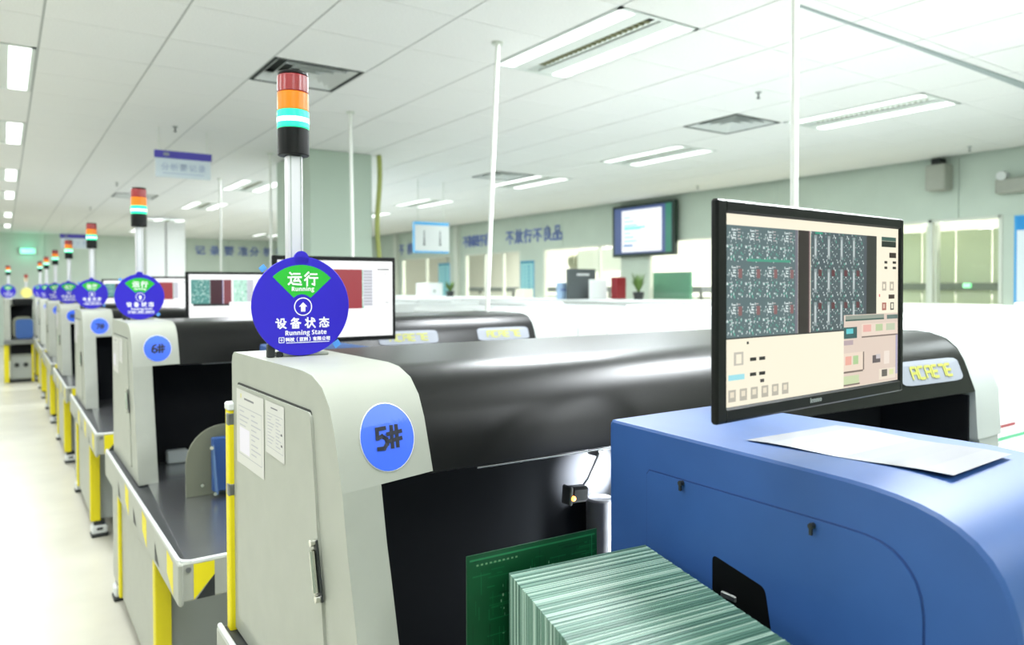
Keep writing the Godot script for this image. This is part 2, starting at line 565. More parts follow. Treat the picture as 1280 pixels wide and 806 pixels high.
func screen_small(first: bool) -> Image:
	var rng := RandomNumberGenerator.new()
	rng.seed = 9 if first else 8
	var im := Image.create(320, 200, false, Image.FORMAT_RGB8)
	im.fill(Color8(250, 252, 252))
	var y0 := 22
	var hh := 104
	var pale := Color8(226, 246, 238)
	specks(im, Rect2i(8, y0, 74, hh), Color8(78, 136, 130), [pale, Color8(150, 200, 190), Color8(50, 110, 104)], 120, rng)
	fr(im, 0.26, 0.11, 0.42, 0.63, Color8(58, 20, 34))
	fr(im, 0.418, 0.11, 0.426, 0.66, Color8(120, 110, 190))
	fr(im, 0.43, 0.11, 0.53, 0.63, Color8(120, 58, 66))
	specks(im, Rect2i(176, y0, 60, hh), Color8(170, 214, 196), [Color8(250, 252, 250), Color8(90, 150, 130)], 60, rng)
	if first:
		fr(im, 0.4, 0.11, 0.72, 0.63, Color8(146, 52, 60))
	fr(im, 0.73, 0.11, 0.82, 0.6, Color8(196, 198, 206))
	for k in 12:
		fr(im, 0.735, 0.13 + k * 0.04, 0.815, 0.14 + k * 0.04, Color8(140, 142, 150))
	fr(im, 0.86, 0.1, 0.97, 0.12, Color8(30, 30, 34))
	fr(im, 0.92, 0.17, 0.97, 0.18, Color8(30, 30, 34))
	fr(im, 0.93, 0.55, 0.97, 0.56, Color8(90, 90, 94))
	if not first:
		fr(im, 0.05, 0.63, 0.75, 0.68, Color8(30, 34, 36))
		fr(im, 0.5, 0.6, 0.85, 0.7, Color8(250, 252, 252))
	return im


func screen_hall() -> Image:
	var im := Image.create(320, 200, false, Image.FORMAT_RGB8)
	im.fill(Color8(64, 84, 130))
	fr(im, 0.9, 0.0, 1.0, 1.0, Color8(40, 120, 96))
	fr(im, 0.14, 0.06, 0.84, 0.97, Color8(246, 252, 255))
	var c := Color8(150, 244, 226)
	for k in 7:
		fr(im, 0.18, 0.2 + k * 0.085, 0.3 + 0.06 * ((k * 5) % 4), 0.235 + k * 0.085, c)
	fr(im, 0.18, 0.42, 0.56, 0.46, Color8(120, 226, 210))
	fr(im, 0.17, 0.8, 0.34, 0.85, Color8(96, 140, 190))
	for k in 4:
		fr(im, 0.38, 0.52 + k * 0.07, 0.7, 0.535 + k * 0.07, Color8(214, 226, 238))
	return im


func notice_print(n: int) -> Image:
	var im := Image.create(160, 128, false, Image.FORMAT_RGB8)
	im.fill(Color8(204, 203, 198))
	var g := Color8(150, 150, 160)
	fr(im, 0.3, 0.1, 0.66, 0.13, Color8(90, 90, 100))
	fr(im, 0.08, 0.22, 0.94, 0.23, g)
	fr(im, 0.08, 0.86, 0.94, 0.87, g)
	fr(im, 0.08, 0.22, 0.09, 0.87, g)
	fr(im, 0.93, 0.22, 0.94, 0.87, g)
	for k in 9:
		fr(im, 0.12, 0.28 + k * 0.062, 0.3 + 0.06 * ((k * 3 + n) % 4), 0.296 + k * 0.062, Color8(166, 166, 176))
		fr(im, 0.56, 0.28 + k * 0.062, 0.7 + 0.05 * ((k * 7 + n) % 5), 0.296 + k * 0.062, Color8(166, 166, 176))
	if n == 0:
		fr(im, 0.12, 0.5, 0.5, 0.84, Color8(224, 218, 232))
		fr(im, 0.16, 0.06, 0.2, 0.12, Color8(214, 206, 90))
	else:
		fr(im, 0.82, 0.5, 0.9, 0.54, Color8(60, 60, 66))
		fr(im, 0.82, 0.7, 0.9, 0.74, Color8(60, 60, 66))
	return im


func board_print() -> Image:
	var rng := RandomNumberGenerator.new()
	rng.seed = 21
	var im := Image.create(256, 256, false, Image.FORMAT_RGB8)
	im.fill(Color8(14, 78, 44))
	for k in 240:
		var c: Color = [Color8(24, 104, 60), Color8(9, 58, 34), Color8(30, 116, 70)][rng.randi() % 3]
		if rng.randf() < 0.5:
			im.fill_rect(Rect2i(rng.randi_range(4, 240), rng.randi_range(4, 250), rng.randi_range(6, 40), 1), c)
		else:
			im.fill_rect(Rect2i(rng.randi_range(4, 250), rng.randi_range(4, 230), 1, rng.randi_range(6, 30)), c)
	for k in 60:
		im.fill_rect(Rect2i(rng.randi_range(60, 160), rng.randi_range(24, 90), rng.randi_range(1, 4), rng.randi_range(1, 3)), Color8(150, 182, 150))
	im.fill_rect(Rect2i(76, 60, 18, 14), Color8(8, 34, 22))
	im.fill_rect(Rect2i(4, 4, 248, 2), Color8(40, 130, 80))
	im.fill_rect(Rect2i(244, 4, 2, 248), Color8(40, 130, 80))
	for k in 10:
		im.fill_rect(Rect2i(16 + k * 8, 10, 4, 2), Color8(120, 160, 120))
	return im


func poster_print() -> Image:
	var im := Image.create(128, 160, false, Image.FORMAT_RGB8)
	im.fill(Color8(232, 242, 250))
	fr(im, 0.0, 0.0, 1.0, 0.1, Color8(40, 150, 226))
	fr(im, 0.0, 0.0, 0.35, 0.16, Color8(40, 150, 226))
	fr(im, 0.0, 0.96, 1.0, 1.0, Color8(40, 150, 226))
	fr(im, 0.0, 0.0, 0.03, 1.0, Color8(60, 160, 230))
	for k in 9:
		fr(im, 0.3, 0.22 + k * 0.075, 0.8, 0.25 + k * 0.075, [Color8(226, 150, 170), Color8(110, 150, 200), Color8(170, 190, 214)][k % 3])
	return im


func tint_print() -> Image:
	var im := Image.create(64, 192, false, Image.FORMAT_RGB8)
	im.fill(Color8(150, 206, 214))
	fr(im, 0.0, 0.0, 1.0, 0.05, Color8(40, 130, 160))
	for k in 8:
		fr(im, 0.6, 0.12 + k * 0.1, 0.72, 0.18 + k * 0.1, Color8(70, 160, 190))
		fr(im, 0.3, 0.15 + k * 0.1, 0.4, 0.19 + k * 0.1, Color8(96, 176, 196))
	return im


# ---------------------------------------------------------------- the machine of the row (number 5's place; the others are moved along z)
const FRONT := [[-1.305, 1.352], [-1.255, 1.348], [-1.205, 1.332], [-1.172, 1.303], [-1.151, 1.265], [-1.137, 1.226], [-1.118, 1.172], [-1.097, 1.080], [-1.079, 1.020], [-0.992, 0.706]]


func front_z(x: float, y: float) -> float:
	var z := -1.305
	for i in FRONT.size() - 1:
		if y <= FRONT[i][1] and y >= FRONT[i + 1][1]:
			z = lerpf(FRONT[i][0], FRONT[i + 1][0], (FRONT[i][1] - y) / (FRONT[i][1] - FRONT[i + 1][1]))
	return z + shift(x)


func shift(x: float) -> float:
	if x < 0.63:
		return -0.05 * (x - 0.44) / 0.19
	return -0.05 + 0.045 * (x - 0.63)


# a round or rounded patch that follows the curved front
func patch(sh: Shape, cx: float, cy: float, rx: float, ry: float, lift: float, power: float, zs := 0.0) -> void:
	var rings := 7
	var seg := 40
	var pt := func(i: int, k: int) -> Vector3:
		var a := TAU * k / seg
		var c := cos(a)
		var s := sin(a)
		var f := 1.0 / pow(pow(absf(c), power) + pow(absf(s), power), 1.0 / power)
		var x: float = cx + rx * f * c * i / rings
		var y: float = cy + ry * f * s * i / rings
		return Vector3(x, y, front_z(x, y) + zs + lift)
	for i in rings:
		for k in seg:
			var a: Vector3 = pt.call(i, k)
			var b: Vector3 = pt.call(i + 1, k)
			var c: Vector3 = pt.call(i + 1, k + 1)
			var d: Vector3 = pt.call(i, k + 1)
			sh.flat(a, b, c, Vector3(0, 0.3, 1))
			if i > 0:
				sh.flat(a, c, d, Vector3(0, 0.3, 1))


func number_disc(parent: Node, number: String) -> void:
	var off: Vector3 = parent.get_meta("origin")
	var sh := Shape.new()
	patch(sh, 0.543, 1.243, 0.0575, 0.0555, 0.0012, 2.0)
	var rim := put("number_disc", sh.mesh(Vector3(1.5, 0, -1.0)), M.paper, parent)
	sh = Shape.new()
	patch(sh, 0.543, 1.243, 0.056, 0.054, 0.002, 2.0)
	put("disc_face", sh.mesh(Vector3(1.5, 0, -1.0)), M.discblue, rim)
	sh = Shape.new()
	var at := func(p: Vector2) -> Vector3: return Vector3(p.x, p.y, front_z(p.x, p.y) + 0.003)
	var many := number.length() > 2
	for i in number.length():
		var step := 0.021 if many else 0.027
		write_char(sh, number[i], Vector2(0.543 + step * (i - (number.length() - 1) / 2.0), 1.2425), 0.03 if many else 0.038, 0.0066, 0.0004, at, Vector3(0, 0.25, 1).normalized())
	var o := put("lettering", sh.mesh(Vector3(1.5, 0, -1.0)), M.ink, rim)
	o.set_meta("label", "black number %s on the blue disc" % number)


func rounded(pts: PackedVector2Array, r: float, seg := 6) -> PackedVector2Array:
	var out := PackedVector2Array()
	for i in pts.size():
		var p := pts[i]
		var a := (pts[(i + pts.size() - 1) % pts.size()] - p)
		var b := (pts[(i + 1) % pts.size()] - p)
		var rr := minf(r, minf(a.length(), b.length()) * 0.45)
		for k in seg + 1:
			var t := float(k) / seg
			out.append((p + a.normalized() * rr).lerp(p, t).lerp(p.lerp(p + b.normalized() * rr, t), t))
	return out


func rect(x0: float, y0: float, x1: float, y1: float) -> PackedVector2Array:
	return PackedVector2Array([Vector2(x0, y0), Vector2(x1, y0), Vector2(x1, y1), Vector2(x0, y1)])


func add_guard(o: Node3D) -> void:
	var base: Vector3 = o.get_meta("origin")
	var sh: Shape
	# yellow edge guard on the rear edge, with its hinge
	sh = Shape.new()
	sh.cbox(Vector3(0.02, 0.62, 0.03), 0.003, Transform3D(Basis(), Vector3(0.438, 0.915, -1.803)))
	var eg := obj("edge_guard", sh, M.yellow, o)
	for y in [1.195, 1.03]:
		sh = Shape.new()
		sh.cbox(Vector3(0.022, 0.03, 0.02), 0.003, Transform3D(Basis(), Vector3(0.4372, y, -1.797)))
		put("hinge", sh.mesh(base), M.steel, eg)
	sh = Shape.new()
	sh.cbox(Vector3(0.024, 0.02, 0.034), 0.004, Transform3D(Basis(), Vector3(0.438, 1.224, -1.802)))
	put("cap", sh.mesh(base), M.bright, eg)


func make_machine() -> Node3D:
	var base := Vector3(1.5, 0, -1.0)
	var o := thing("inspection_machine", "", "machine", base, "inspection machines in a row")
	var sh := Shape.new()
	# left end cabinet: nose over the opening, leg beside it
	var up := PackedVector2Array()
	for i in 7:
		up.append(Vector2(FRONT[i][0], FRONT[i][1]))
	for p in [[-1.80, 1.172], [-1.80, 1.328], [-1.794, 1.344], [-1.778, 1.352]]:
		up.append(Vector2(p[0], p[1]))
	sh.sweep(up, func(p: Vector2) -> Vector3: return Vector3(0.44, p.y, p.x), func(p: Vector2) -> Vector3: return Vector3(0.63, p.y, p.x + (-0.05 if p.x > -1.5 else 0.0)))
	var low := PackedVector2Array()
	for i in range(6, 10):
		low.append(Vector2(FRONT[i][0], FRONT[i][1]))
	low.append(Vector2(-1.80, 0.706))
	low.append(Vector2(-1.80, 1.1725))
	sh.sweep(low, func(p: Vector2) -> Vector3: return Vector3(0.44, p.y, p.x), func(p: Vector2) -> Vector3: return Vector3(0.516, p.y, p.x + (-0.02 if p.x > -1.5 else 0.0)))
	var cab := obj("end_cabinet", sh, M.white, o)
	cab.set_meta("label", "white end cabinet with rounded nose and door")
	# its door
	var door := rounded(PackedVector2Array([Vector2(-1.745, 0.75), Vector2(-1.745, 1.281), Vector2(-1.252, 1.283), Vector2(-1.17, 0.75)]), 0.012)
	var gapd := rounded(PackedVector2Array([Vector2(-1.747, 0.746), Vector2(-1.747, 1.286), Vector2(-1.2545, 1.287), Vector2(-1.171, 0.746)]), 0.012)
	var onx := func(poly: PackedVector2Array, x: float, th: float) -> Shape:
		var s := Shape.new()
		s.along_x(poly, x - th, x)
		return s
	put("door_gap", (onx.call(gapd, 0.44, 0.0012) as Shape).mesh(base), M.gap, cab)
	put("door", (onx.call(door, 0.44, 0.0045) as Shape).mesh(base), M.white, cab)
	# latch handle on the door
	sh = Shape.new()
	sh.bar(Vector3(0.434, 1.070, -1.226), Vector3(0.434, 0.972, -1.200), 0.016, 0.004, Vector3.RIGHT, 0.001)
	put("handle_plate", sh.mesh(base), M.dark, cab)
	sh = Shape.new()
	sh.bar(Vector3(0.427, 1.056, -1.2235), Vector3(0.427, 0.985, -1.2045), 0.009, 0.01, Vector3.RIGHT, 0.003)
	sh.rod(Vector3(0.434, 1.066, -1.2255), Vector3(0.424, 1.066, -1.2255), 0.006)
	sh.rod(Vector3(0.434, 0.978, -1.2018), Vector3(0.424, 0.978, -1.2018), 0.006)
	put("door_handle", sh.mesh(base), M.chrome, cab)
	# notices taped to the door
	for k in 2:
		sh = Shape.new()
		var zz: Array = [[-1.738, -1.527], [-1.514, -1.393]][k]
		var y0: float = [1.108, 1.166][k]
		sh.quad(Vector3(0.4345, y0 + 0.004 * k, zz[0]), Vector3(0.4345, y0, zz[1]), Vector3(0.4345, 1.274, zz[1]), Vector3(0.4345, 1.274, zz[0]), Vector3.LEFT)
		put("taped_notice", sh.mesh(base), M["notice%d" % k], cab)
	# right end cabinet
	sh = Shape.new()
	var r := PackedVector2Array()
	for i in 9:
		r.append(Vector2(FRONT[i][0] + shift(2.5) - (0.03 if i > 7 else (0.016 if i > 6 else 0.0)), FRONT[i][1]))
	for p in [[-1.80, 1.02], [-1.80, 1.328], [-1.794, 1.344], [-1.778, 1.352]]:
		r.append(Vector2(p[0], p[1]))
	sh.along_x(r, 2.5, 2.66)
	sh.along_x(PackedVector2Array([Vector2(-1.085, 1.0205), Vector2(-1.06, 0.706), Vector2(-1.80, 0.706), Vector2(-1.80, 1.0205)]), 2.53, 2.66)
	obj("end_cabinet", sh, M.grey, o)
	# hood: dark, curved in front, flat on top
	sh = Shape.new()
	var h := PackedVector2Array()
	for i in 7:
		h.append(Vector2(FRONT[i][0], FRONT[i][1] - 0.003))
	for p in [[-1.13, 1.165], [-1.78, 1.150], [-1.80, 1.19], [-1.80, 1.33], [-1.785, 1.347]]:
		h.append(Vector2(p[0], p[1]))
	sh.sweep(h, func(p: Vector2) -> Vector3: return Vector3(0.63, p.y, p.x + (-0.05 if p.x > -1.5 else 0.0)), func(p: Vector2) -> Vector3: return Vector3(2.5, p.y, p.x + (shift(2.5) if p.x > -1.5 else 0.0)))
	var hood := obj("hood", sh, M.hood, o)
	sh = Shape.new()
	sh.rod(Vector3(0.72, 1.1655, front_z(0.72, 1.172) + 0.001), Vector3(1.3, 1.1655, front_z(1.3, 1.172) + 0.001), 0.0016, 8)
	put("lip", sh.mesh(base), M.steel, hood)
	for k in 2:
		var cx: float = [1.72, 2.29][k]
		sh = Shape.new()
		patch(sh, cx, 1.243, 0.165, 0.034, 0.003, 8.0)
		var pl := put("name_plaque", sh.mesh(base), M.plaque, hood)
		sh = Shape.new()
		var w := 0.034
		for i in 6:
			var x0 := cx - 0.105 + i * 0.037
			for q in [[0, -0.017, 0, 0.017, i != 4], [w * 0.8, -0.017, w * 0.8, 0.017, i % 2 == 0], [0, 0.016, w * 0.8, 0.016, true], [0, 0, w * 0.8, 0, i % 3 != 1], [0, -0.016, w * 0.8, -0.016, i % 2 == 1]]:
				if not q[4]:
					continue
				var ax: float = x0 + q[0]
				var bx: float = x0 + q[2]
				var ay: float = 1.243 + q[1]
				var by: float = 1.243 + q[3]
				var pa := Vector3(ax, ay, front_z(ax, ay) + 0.0045)
				var pb := Vector3(bx, by, front_z(bx, by) + 0.0045)
				sh.bar(pa, pb, 0.008, 0.001, Vector3(0, 0.3, 1))
		put("lettering", sh.mesh(base), M.gold, pl)
	# the opening: rear panel and inner floor
	sh = Shape.new()
	sh.box(Vector3(0.516, 0.706, -1.80), Vector3(2.53, 1.156, -1.38))
	obj("opening_back", sh, M.recess, o)
	sh = Shape.new()
	sh.box(Vector3(2.488, 0.7065, -1.385), Vector3(2.499, 1.156, -1.10))
	obj("opening_side", sh, M.recess, o)
	# table frame: top, skirts, steel tray
	sh = Shape.new()
	sh.box(Vector3(0.418, 0.64, -1.82), Vector3(2.66, 0.70, -0.005))
	obj("table_top", sh, M.dark, o)
	sh = Shape.new()
	sh.cbox(Vector3(0.014, 0.122, 1.84), 0.004, Transform3D(Basis(), Vector3(0.411, 0.645, -0.90)))
	sh.cbox(Vector3(2.25, 0.112, 0.014), 0.004, Transform3D(Basis(), Vector3(1.535, 0.65, 0.008)))
	var sk := obj("table_skirt", sh, M.white, o)
	sh = Shape.new()
	sh.tube(PackedVector3Array([Vector3(0.412, 0.706, -1.82), Vector3(0.412, 0.706, -0.03), Vector3(0.418, 0.706, -0.008), Vector3(0.44, 0.706, 0.006), Vector3(2.65, 0.706, 0.006)]), 0.006)
	put("lip", sh.mesh(base), M.bright, sk)
	sh = Shape.new()
	sh.rod(Vector3(0.432, 0.686, 0.013), Vector3(0.432, 0.686, 0.018), 0.008, 14)
	put("screw", sh.mesh(base), M.steel, sk)
	var tape := func(pts: Array, m: Material) -> void:
		var s := Shape.new()
		for i in range(1, pts.size() - 1):
			s.flat(pts[0], pts[i], pts[i + 1], Vector3.BACK if absf(pts[0].x - pts[i].x) > 0.001 else Vector3.LEFT)
		put("warning_tape", s.mesh(base), m, sk)
	for x in [0.446, 1.0, 1.6, 2.2]:
		var y1 := 0.700
		tape.call([Vector3(x, 0.596, 0.0158), Vector3(x + 0.058, 0.66, 0.0158), Vector3(x + 0.058, y1, 0.0158), Vector3(x, y1, 0.0158)], M.yellow)
		tape.call([Vector3(x + 0.006, 0.596, 0.0160), Vector3(x + 0.058, 0.596, 0.0160), Vector3(x + 0.058, 0.66, 0.0160)], M.dark)
	for z in [-0.06, -0.55, -1.0]:
		tape.call([Vector3(0.4035, 0.59, z), Vector3(0.4035, 0.63, z - 0.10), Vector3(0.4035, 0.70, z - 0.10), Vector3(0.4035, 0.69, z)], M.yellow)
		tape.call([Vector3(0.4033, 0.60, z - 0.24), Vector3(0.4033, 0.60, z - 0.32), Vector3(0.4033, 0.66, z - 0.32)], M.dark)
	sh = Shape.new()
	sh.sweep(PackedVector2Array([Vector2(0.43, -0.012), Vector2(2.64, -0.012), Vector2(2.52, -1.375), Vector2(0.52, -1.375), Vector2(0.475, -1.0)]), func(p: Vector2) -> Vector3: return Vector3(p.x, 0.700, p.y), func(p: Vector2) -> Vector3: return Vector3(p.x, 0.706, p.y))
	obj("steel_tray", sh, M.tray, o)
	# stand under the table
	sh = Shape.new()
	sh.box(Vector3(0.43, 0.10, -1.78), Vector3(0.44, 0.64, -0.52))
	obj("side_panel", sh, M.white, o)
	sh = Shape.new()
	sh.box(Vector3(0.46, 0.10, -0.53), Vector3(2.62, 0.64, -0.52))
	obj("front_panel", sh, M.grey, o)
	sh = Shape.new()
	sh.box(Vector3(0.44, 0.10, -1.79), Vector3(2.62, 0.64, -1.78))
	obj("rear_panel", sh, M.grey, o)
	for z in [-0.485, -1.45]:
		sh = Shape.new()
		sh.cbox(Vector3(0.012, 0.50, 0.05), 0.002, Transform3D(Basis(), Vector3(0.424, 0.35, z - 0.02)))
		if z > -1.0:
			sh.cbox(Vector3(0.052, 0.50, 0.012), 0.002, Transform3D(Basis(), Vector3(0.444, 0.35, z)))
		obj("corner_strip", sh, M.yellow, o)
	for p in [Vector3(0.465, 0, -0.52), Vector3(0.465, 0, -1.72), Vector3(2.58, 0, -0.52), Vector3(2.58, 0, -1.72)]:
		sh = Shape.new()
		sh.cbox(Vector3(0.085, 0.05, 0.085), 0.008, Transform3D(Basis(), p + Vector3(0, 0.045, 0)))
		var ft := obj("foot", sh, M.bright, o)
		sh = Shape.new()
		sh.cbox(Vector3(0.092, 0.02, 0.092), 0.006, Transform3D(Basis(), p + Vector3(0, 0.01, 0)))
		sh.cbox(Vector3(0.06, 0.03, 0.06), 0.004, Transform3D(Basis(), p + Vector3(0, 0.085, 0)))
		sh.cbox(Vector3(0.035, 0.018, 0.092), 0.004, Transform3D(Basis(), p + Vector3(0, 0.05, 0)))
		put("rubber_pad", sh.mesh(base), M.dark, ft)
	return o


func make_tower() -> Node3D:
	var b := Vector3(0.544, 1.352, -1.66)
	var o := thing("signal_tower", "", "signal light", b, "signal towers along the row")
	var sh := Shape.new()
	sh.cbox(Vector3(0.034, 0.446, 0.03), 0.004, Transform3D(Basis(), b + Vector3(0, 0.223, 0)))
	var pole := obj("pole", sh, M.alu, o)
	sh = Shape.new()
	for s in [-1, 1]:
		sh.box(b + Vector3(s * 0.0115 - 0.0015, 0.002, 0.0135), b + Vector3(s * 0.0115 + 0.0015, 0.444, 0.0156))
	put("groove", sh.mesh(b), M.grey, pole)
	sh = Shape.new()
	sh.cbox(Vector3(0.06, 0.008, 0.06), 0.002, Transform3D(Basis(), b + Vector3(0, 0.004, 0)))
	obj("base_plate", sh, M.alu, o)
	var ring := func(called: String, y0: float, y1: float, r: float, m: Material) -> MeshInstance3D:
		var s := Shape.new()
		s.lathe(PackedVector2Array([Vector2(0, y0), Vector2(r - 0.002, y0), Vector2(r, y0 + 0.002), Vector2(r, y1 - 0.002), Vector2(r - 0.002, y1), Vector2(0, y1)]), 28, Transform3D(Basis(), Vector3(b.x, 0, b.z)))
		return obj(called, s, m, o)
	ring.call("lamp_base", 1.797, 1.857, 0.035, M.black)
	var g: MeshInstance3D = ring.call("green_lens", 1.857, 1.897, 0.0352, M.lens_green)
	var lc: MeshInstance3D = ring.call("lit_core", 1.868, 1.882, 0.0355, M.lens_core)
	lc.set_meta("label", "white hot middle of the lit green lens")
	ring.call("amber_lens", 1.897, 1.937, 0.0345, M.lens_amber)
	ring.call("red_lens", 1.937, 1.975, 0.0345, M.lens_red)
	ring.call("cap", 1.975, 1.983, 0.033, M.black)
	var l := OmniLight3D.new()
	l.name = "green_light"
	l.light_color = Color8(90, 255, 214)
	l.light_energy = 0.02
	l.light_size = 0.02
	l.omni_range = 40.0
	l.shadow_enabled = true
	l.position = Vector3(b.x, 1.877, b.z) - b
	o.add_child(l, true)
	return o


func flat_sector(sh: Shape, c: Vector3, r0: float, r1: float, a0: float, a1: float, seg: int) -> void:
	for k in seg:
		var a := lerpf(a0, a1, float(k) / seg)
		var b := lerpf(a0, a1, float(k + 1) / seg)
		var pa := Vector3(sin(a), cos(a), 0)
		var pb := Vector3(sin(b), cos(b), 0)
		sh.flat(c + pa * r1, c + pb * r1, c + pb * r0, Vector3.BACK)
		if r0 > 1e-6:
			sh.flat(c + pa * r1, c + pb * r0, c + pa * r0, Vector3.BACK)


func text(called: String, s: String, h: float, m: Material, parent: Node, x: Transform3D, depth := 0.0006, bold := true) -> MeshInstance3D:
	var f := SystemFont.new()
	f.font_names = PackedStringArray(["Droid Sans"])
	f.font_weight = 700 if bold else 400
	var t := TextMesh.new()
	t.text = s
	t.font = f
	t.font_size = 48
	t.pixel_size = h / (48 * 0.72)
	t.depth = depth
	t.curve_step = 2.0
	var o := put(called, t, m, parent)
	o.transform = x
	return o


func make_sign() -> Node3D:
	var b := Vector3(0.532, 1.352, -1.58)
	var c := Vector3(0.532, 1.4605, -1.578)
	var R := 0.107
	var o := thing("status_sign", "", "sign", b, "round status signs along the row")
	var sh := Shape.new()
	sh.lathe(PackedVector2Array([Vector2(0, -0.002), Vector2(R - 0.001, -0.002), Vector2(R, 0), Vector2(R, 0.002), Vector2(R - 0.001, 0.003), Vector2(0, 0.003)]), 64, Transform3D(Basis(Vector3.RIGHT, Vector3.BACK, Vector3.UP), c))
	sh.lathe(PackedVector2Array([Vector2(0, -0.002), Vector2(0.016, -0.002), Vector2(0.016, 0.004), Vector2(0, 0.004)]), 24, Transform3D(Basis(Vector3.RIGHT, Vector3.BACK, Vector3.UP), c + Vector3(0, R - 0.004, -0.001)))
	var disc := obj("disc", sh, M.signblue, o)
	var f := c + Vector3(0, 0, 0.0034)
	sh = Shape.new()
	flat_sector(sh, f, R * 0.24, R * 0.83, -0.78, 0.82, 24)
	put("green_sector", sh.mesh(b), M.green, disc)
	sh = Shape.new()
	var at := func(p: Vector2) -> Vector3: return f + Vector3(p.x, p.y, 0.0006)
	var w := func(s: String, x: float, y: float, size: float, step: float, bold: float) -> void:
		for i in s.length():
			write_char(sh, s[i], Vector2(x + step * i, y) * R, size * R, bold * R, 0.0002, at, Vector3.BACK)
	w.call("运行", -0.15, 0.555, 0.30, 0.335, 0.036)
	w.call("设备状态", -0.43, -0.335, 0.22, 0.295, 0.03)
	w.call("科技（亚洲）有限公司", -0.30, -0.665, 0.085, 0.093, 0.014)
	for q in [[-0.47, -0.62, -0.37, -0.62], [-0.37, -0.62, -0.37, -0.72], [-0.37, -0.72, -0.47, -0.72], [-0.47, -0.72, -0.47, -0.62], [-0.42, -0.64, -0.42, -0.70], [-0.45, -0.67, -0.39, -0.67]]:
		sh.bar(f + Vector3(q[0], q[1], 0) * R + Vector3(0, 0, 0.0004), f + Vector3(q[2], q[3], 0) * R + Vector3(0, 0, 0.0004), 0.012 * R, 0.0004, Vector3.BACK)
	sh.quad(f + Vector3(-0.33, -0.725, 0) * R + Vector3(0, 0, 0.0006), f + Vector3(0.56, -0.725, 0) * R + Vector3(0, 0, 0.0006), f + Vector3(0.56, -0.738, 0) * R + Vector3(0, 0, 0.0006), f + Vector3(-0.33, -0.738, 0) * R + Vector3(0, 0, 0.0006), Vector3.BACK)
	flat_sector(sh, f + Vector3(0.02, -0.01, 0) * R + Vector3(0, 0, 0.0006), R * 0.165, R * 0.185, 0, TAU, 32)
	var ar := f + Vector3(0.02, -0.01, 0) * R + Vector3(0, 0, 0.0008)
	sh.flat(ar + Vector3(0, 0.09, 0) * R, ar + Vector3(-0.085, 0.0, 0) * R, ar + Vector3(0.085, 0.0, 0) * R, Vector3.BACK)
	sh.quad(ar + Vector3(-0.045, 0.01, 0) * R, ar + Vector3(0.045, 0.01, 0) * R, ar + Vector3(0.045, -0.1, 0) * R, ar + Vector3(-0.045, -0.1, 0) * R, Vector3.BACK)
	put("lettering", sh.mesh(b), M.paper, disc)
	text("lettering", "Running", 0.085 * R, M.paper, disc, Transform3D(Basis(), f + Vector3(0.02, 0.345, 0) * R + Vector3(0, 0, 0.0004) - b))
	text("lettering", "Running State", 0.092 * R, M.paper, disc, Transform3D(Basis(), f + Vector3(0.08, -0.535, 0) * R + Vector3(0, 0, 0.0004) - b))
	# tape tabs and the clip it stands in
	sh = Shape.new()
	sh.cbox(Vector3(0.014, 0.012, 0.002), 0.0005, Transform3D(Basis(Vector3.BACK, 0.7), c + Vector3(-0.081, 0.081, -0.0035)))
	sh.cbox(Vector3(0.016, 0.014, 0.002), 0.0005, Transform3D(Basis(Vector3.BACK, 0.6), c + Vector3(0.08, -0.085, -0.0035)))
	obj("tape_tab", sh, M.tabblue, o)
	sh = Shape.new()
	sh.cbox(Vector3(0.016, 0.03, 0.014), 0.002, Transform3D(Basis(), b + Vector3(-0.064, 0.015, -0.008)))
	sh.cbox(Vector3(0.014, 0.012, 0.014), 0.002, Transform3D(Basis(), b + Vector3(-0.046, 0.006, -0.008)))
	obj("clip", sh, M.dark, o)
	sh = Shape.new()
	sh.cbox(Vector3(0.10, 0.008, 0.016), 0.002, Transform3D(Basis(), b + Vector3(0.012, 0.004, -0.009)))
	obj("foot_strip", sh, M.white, o)
	return o


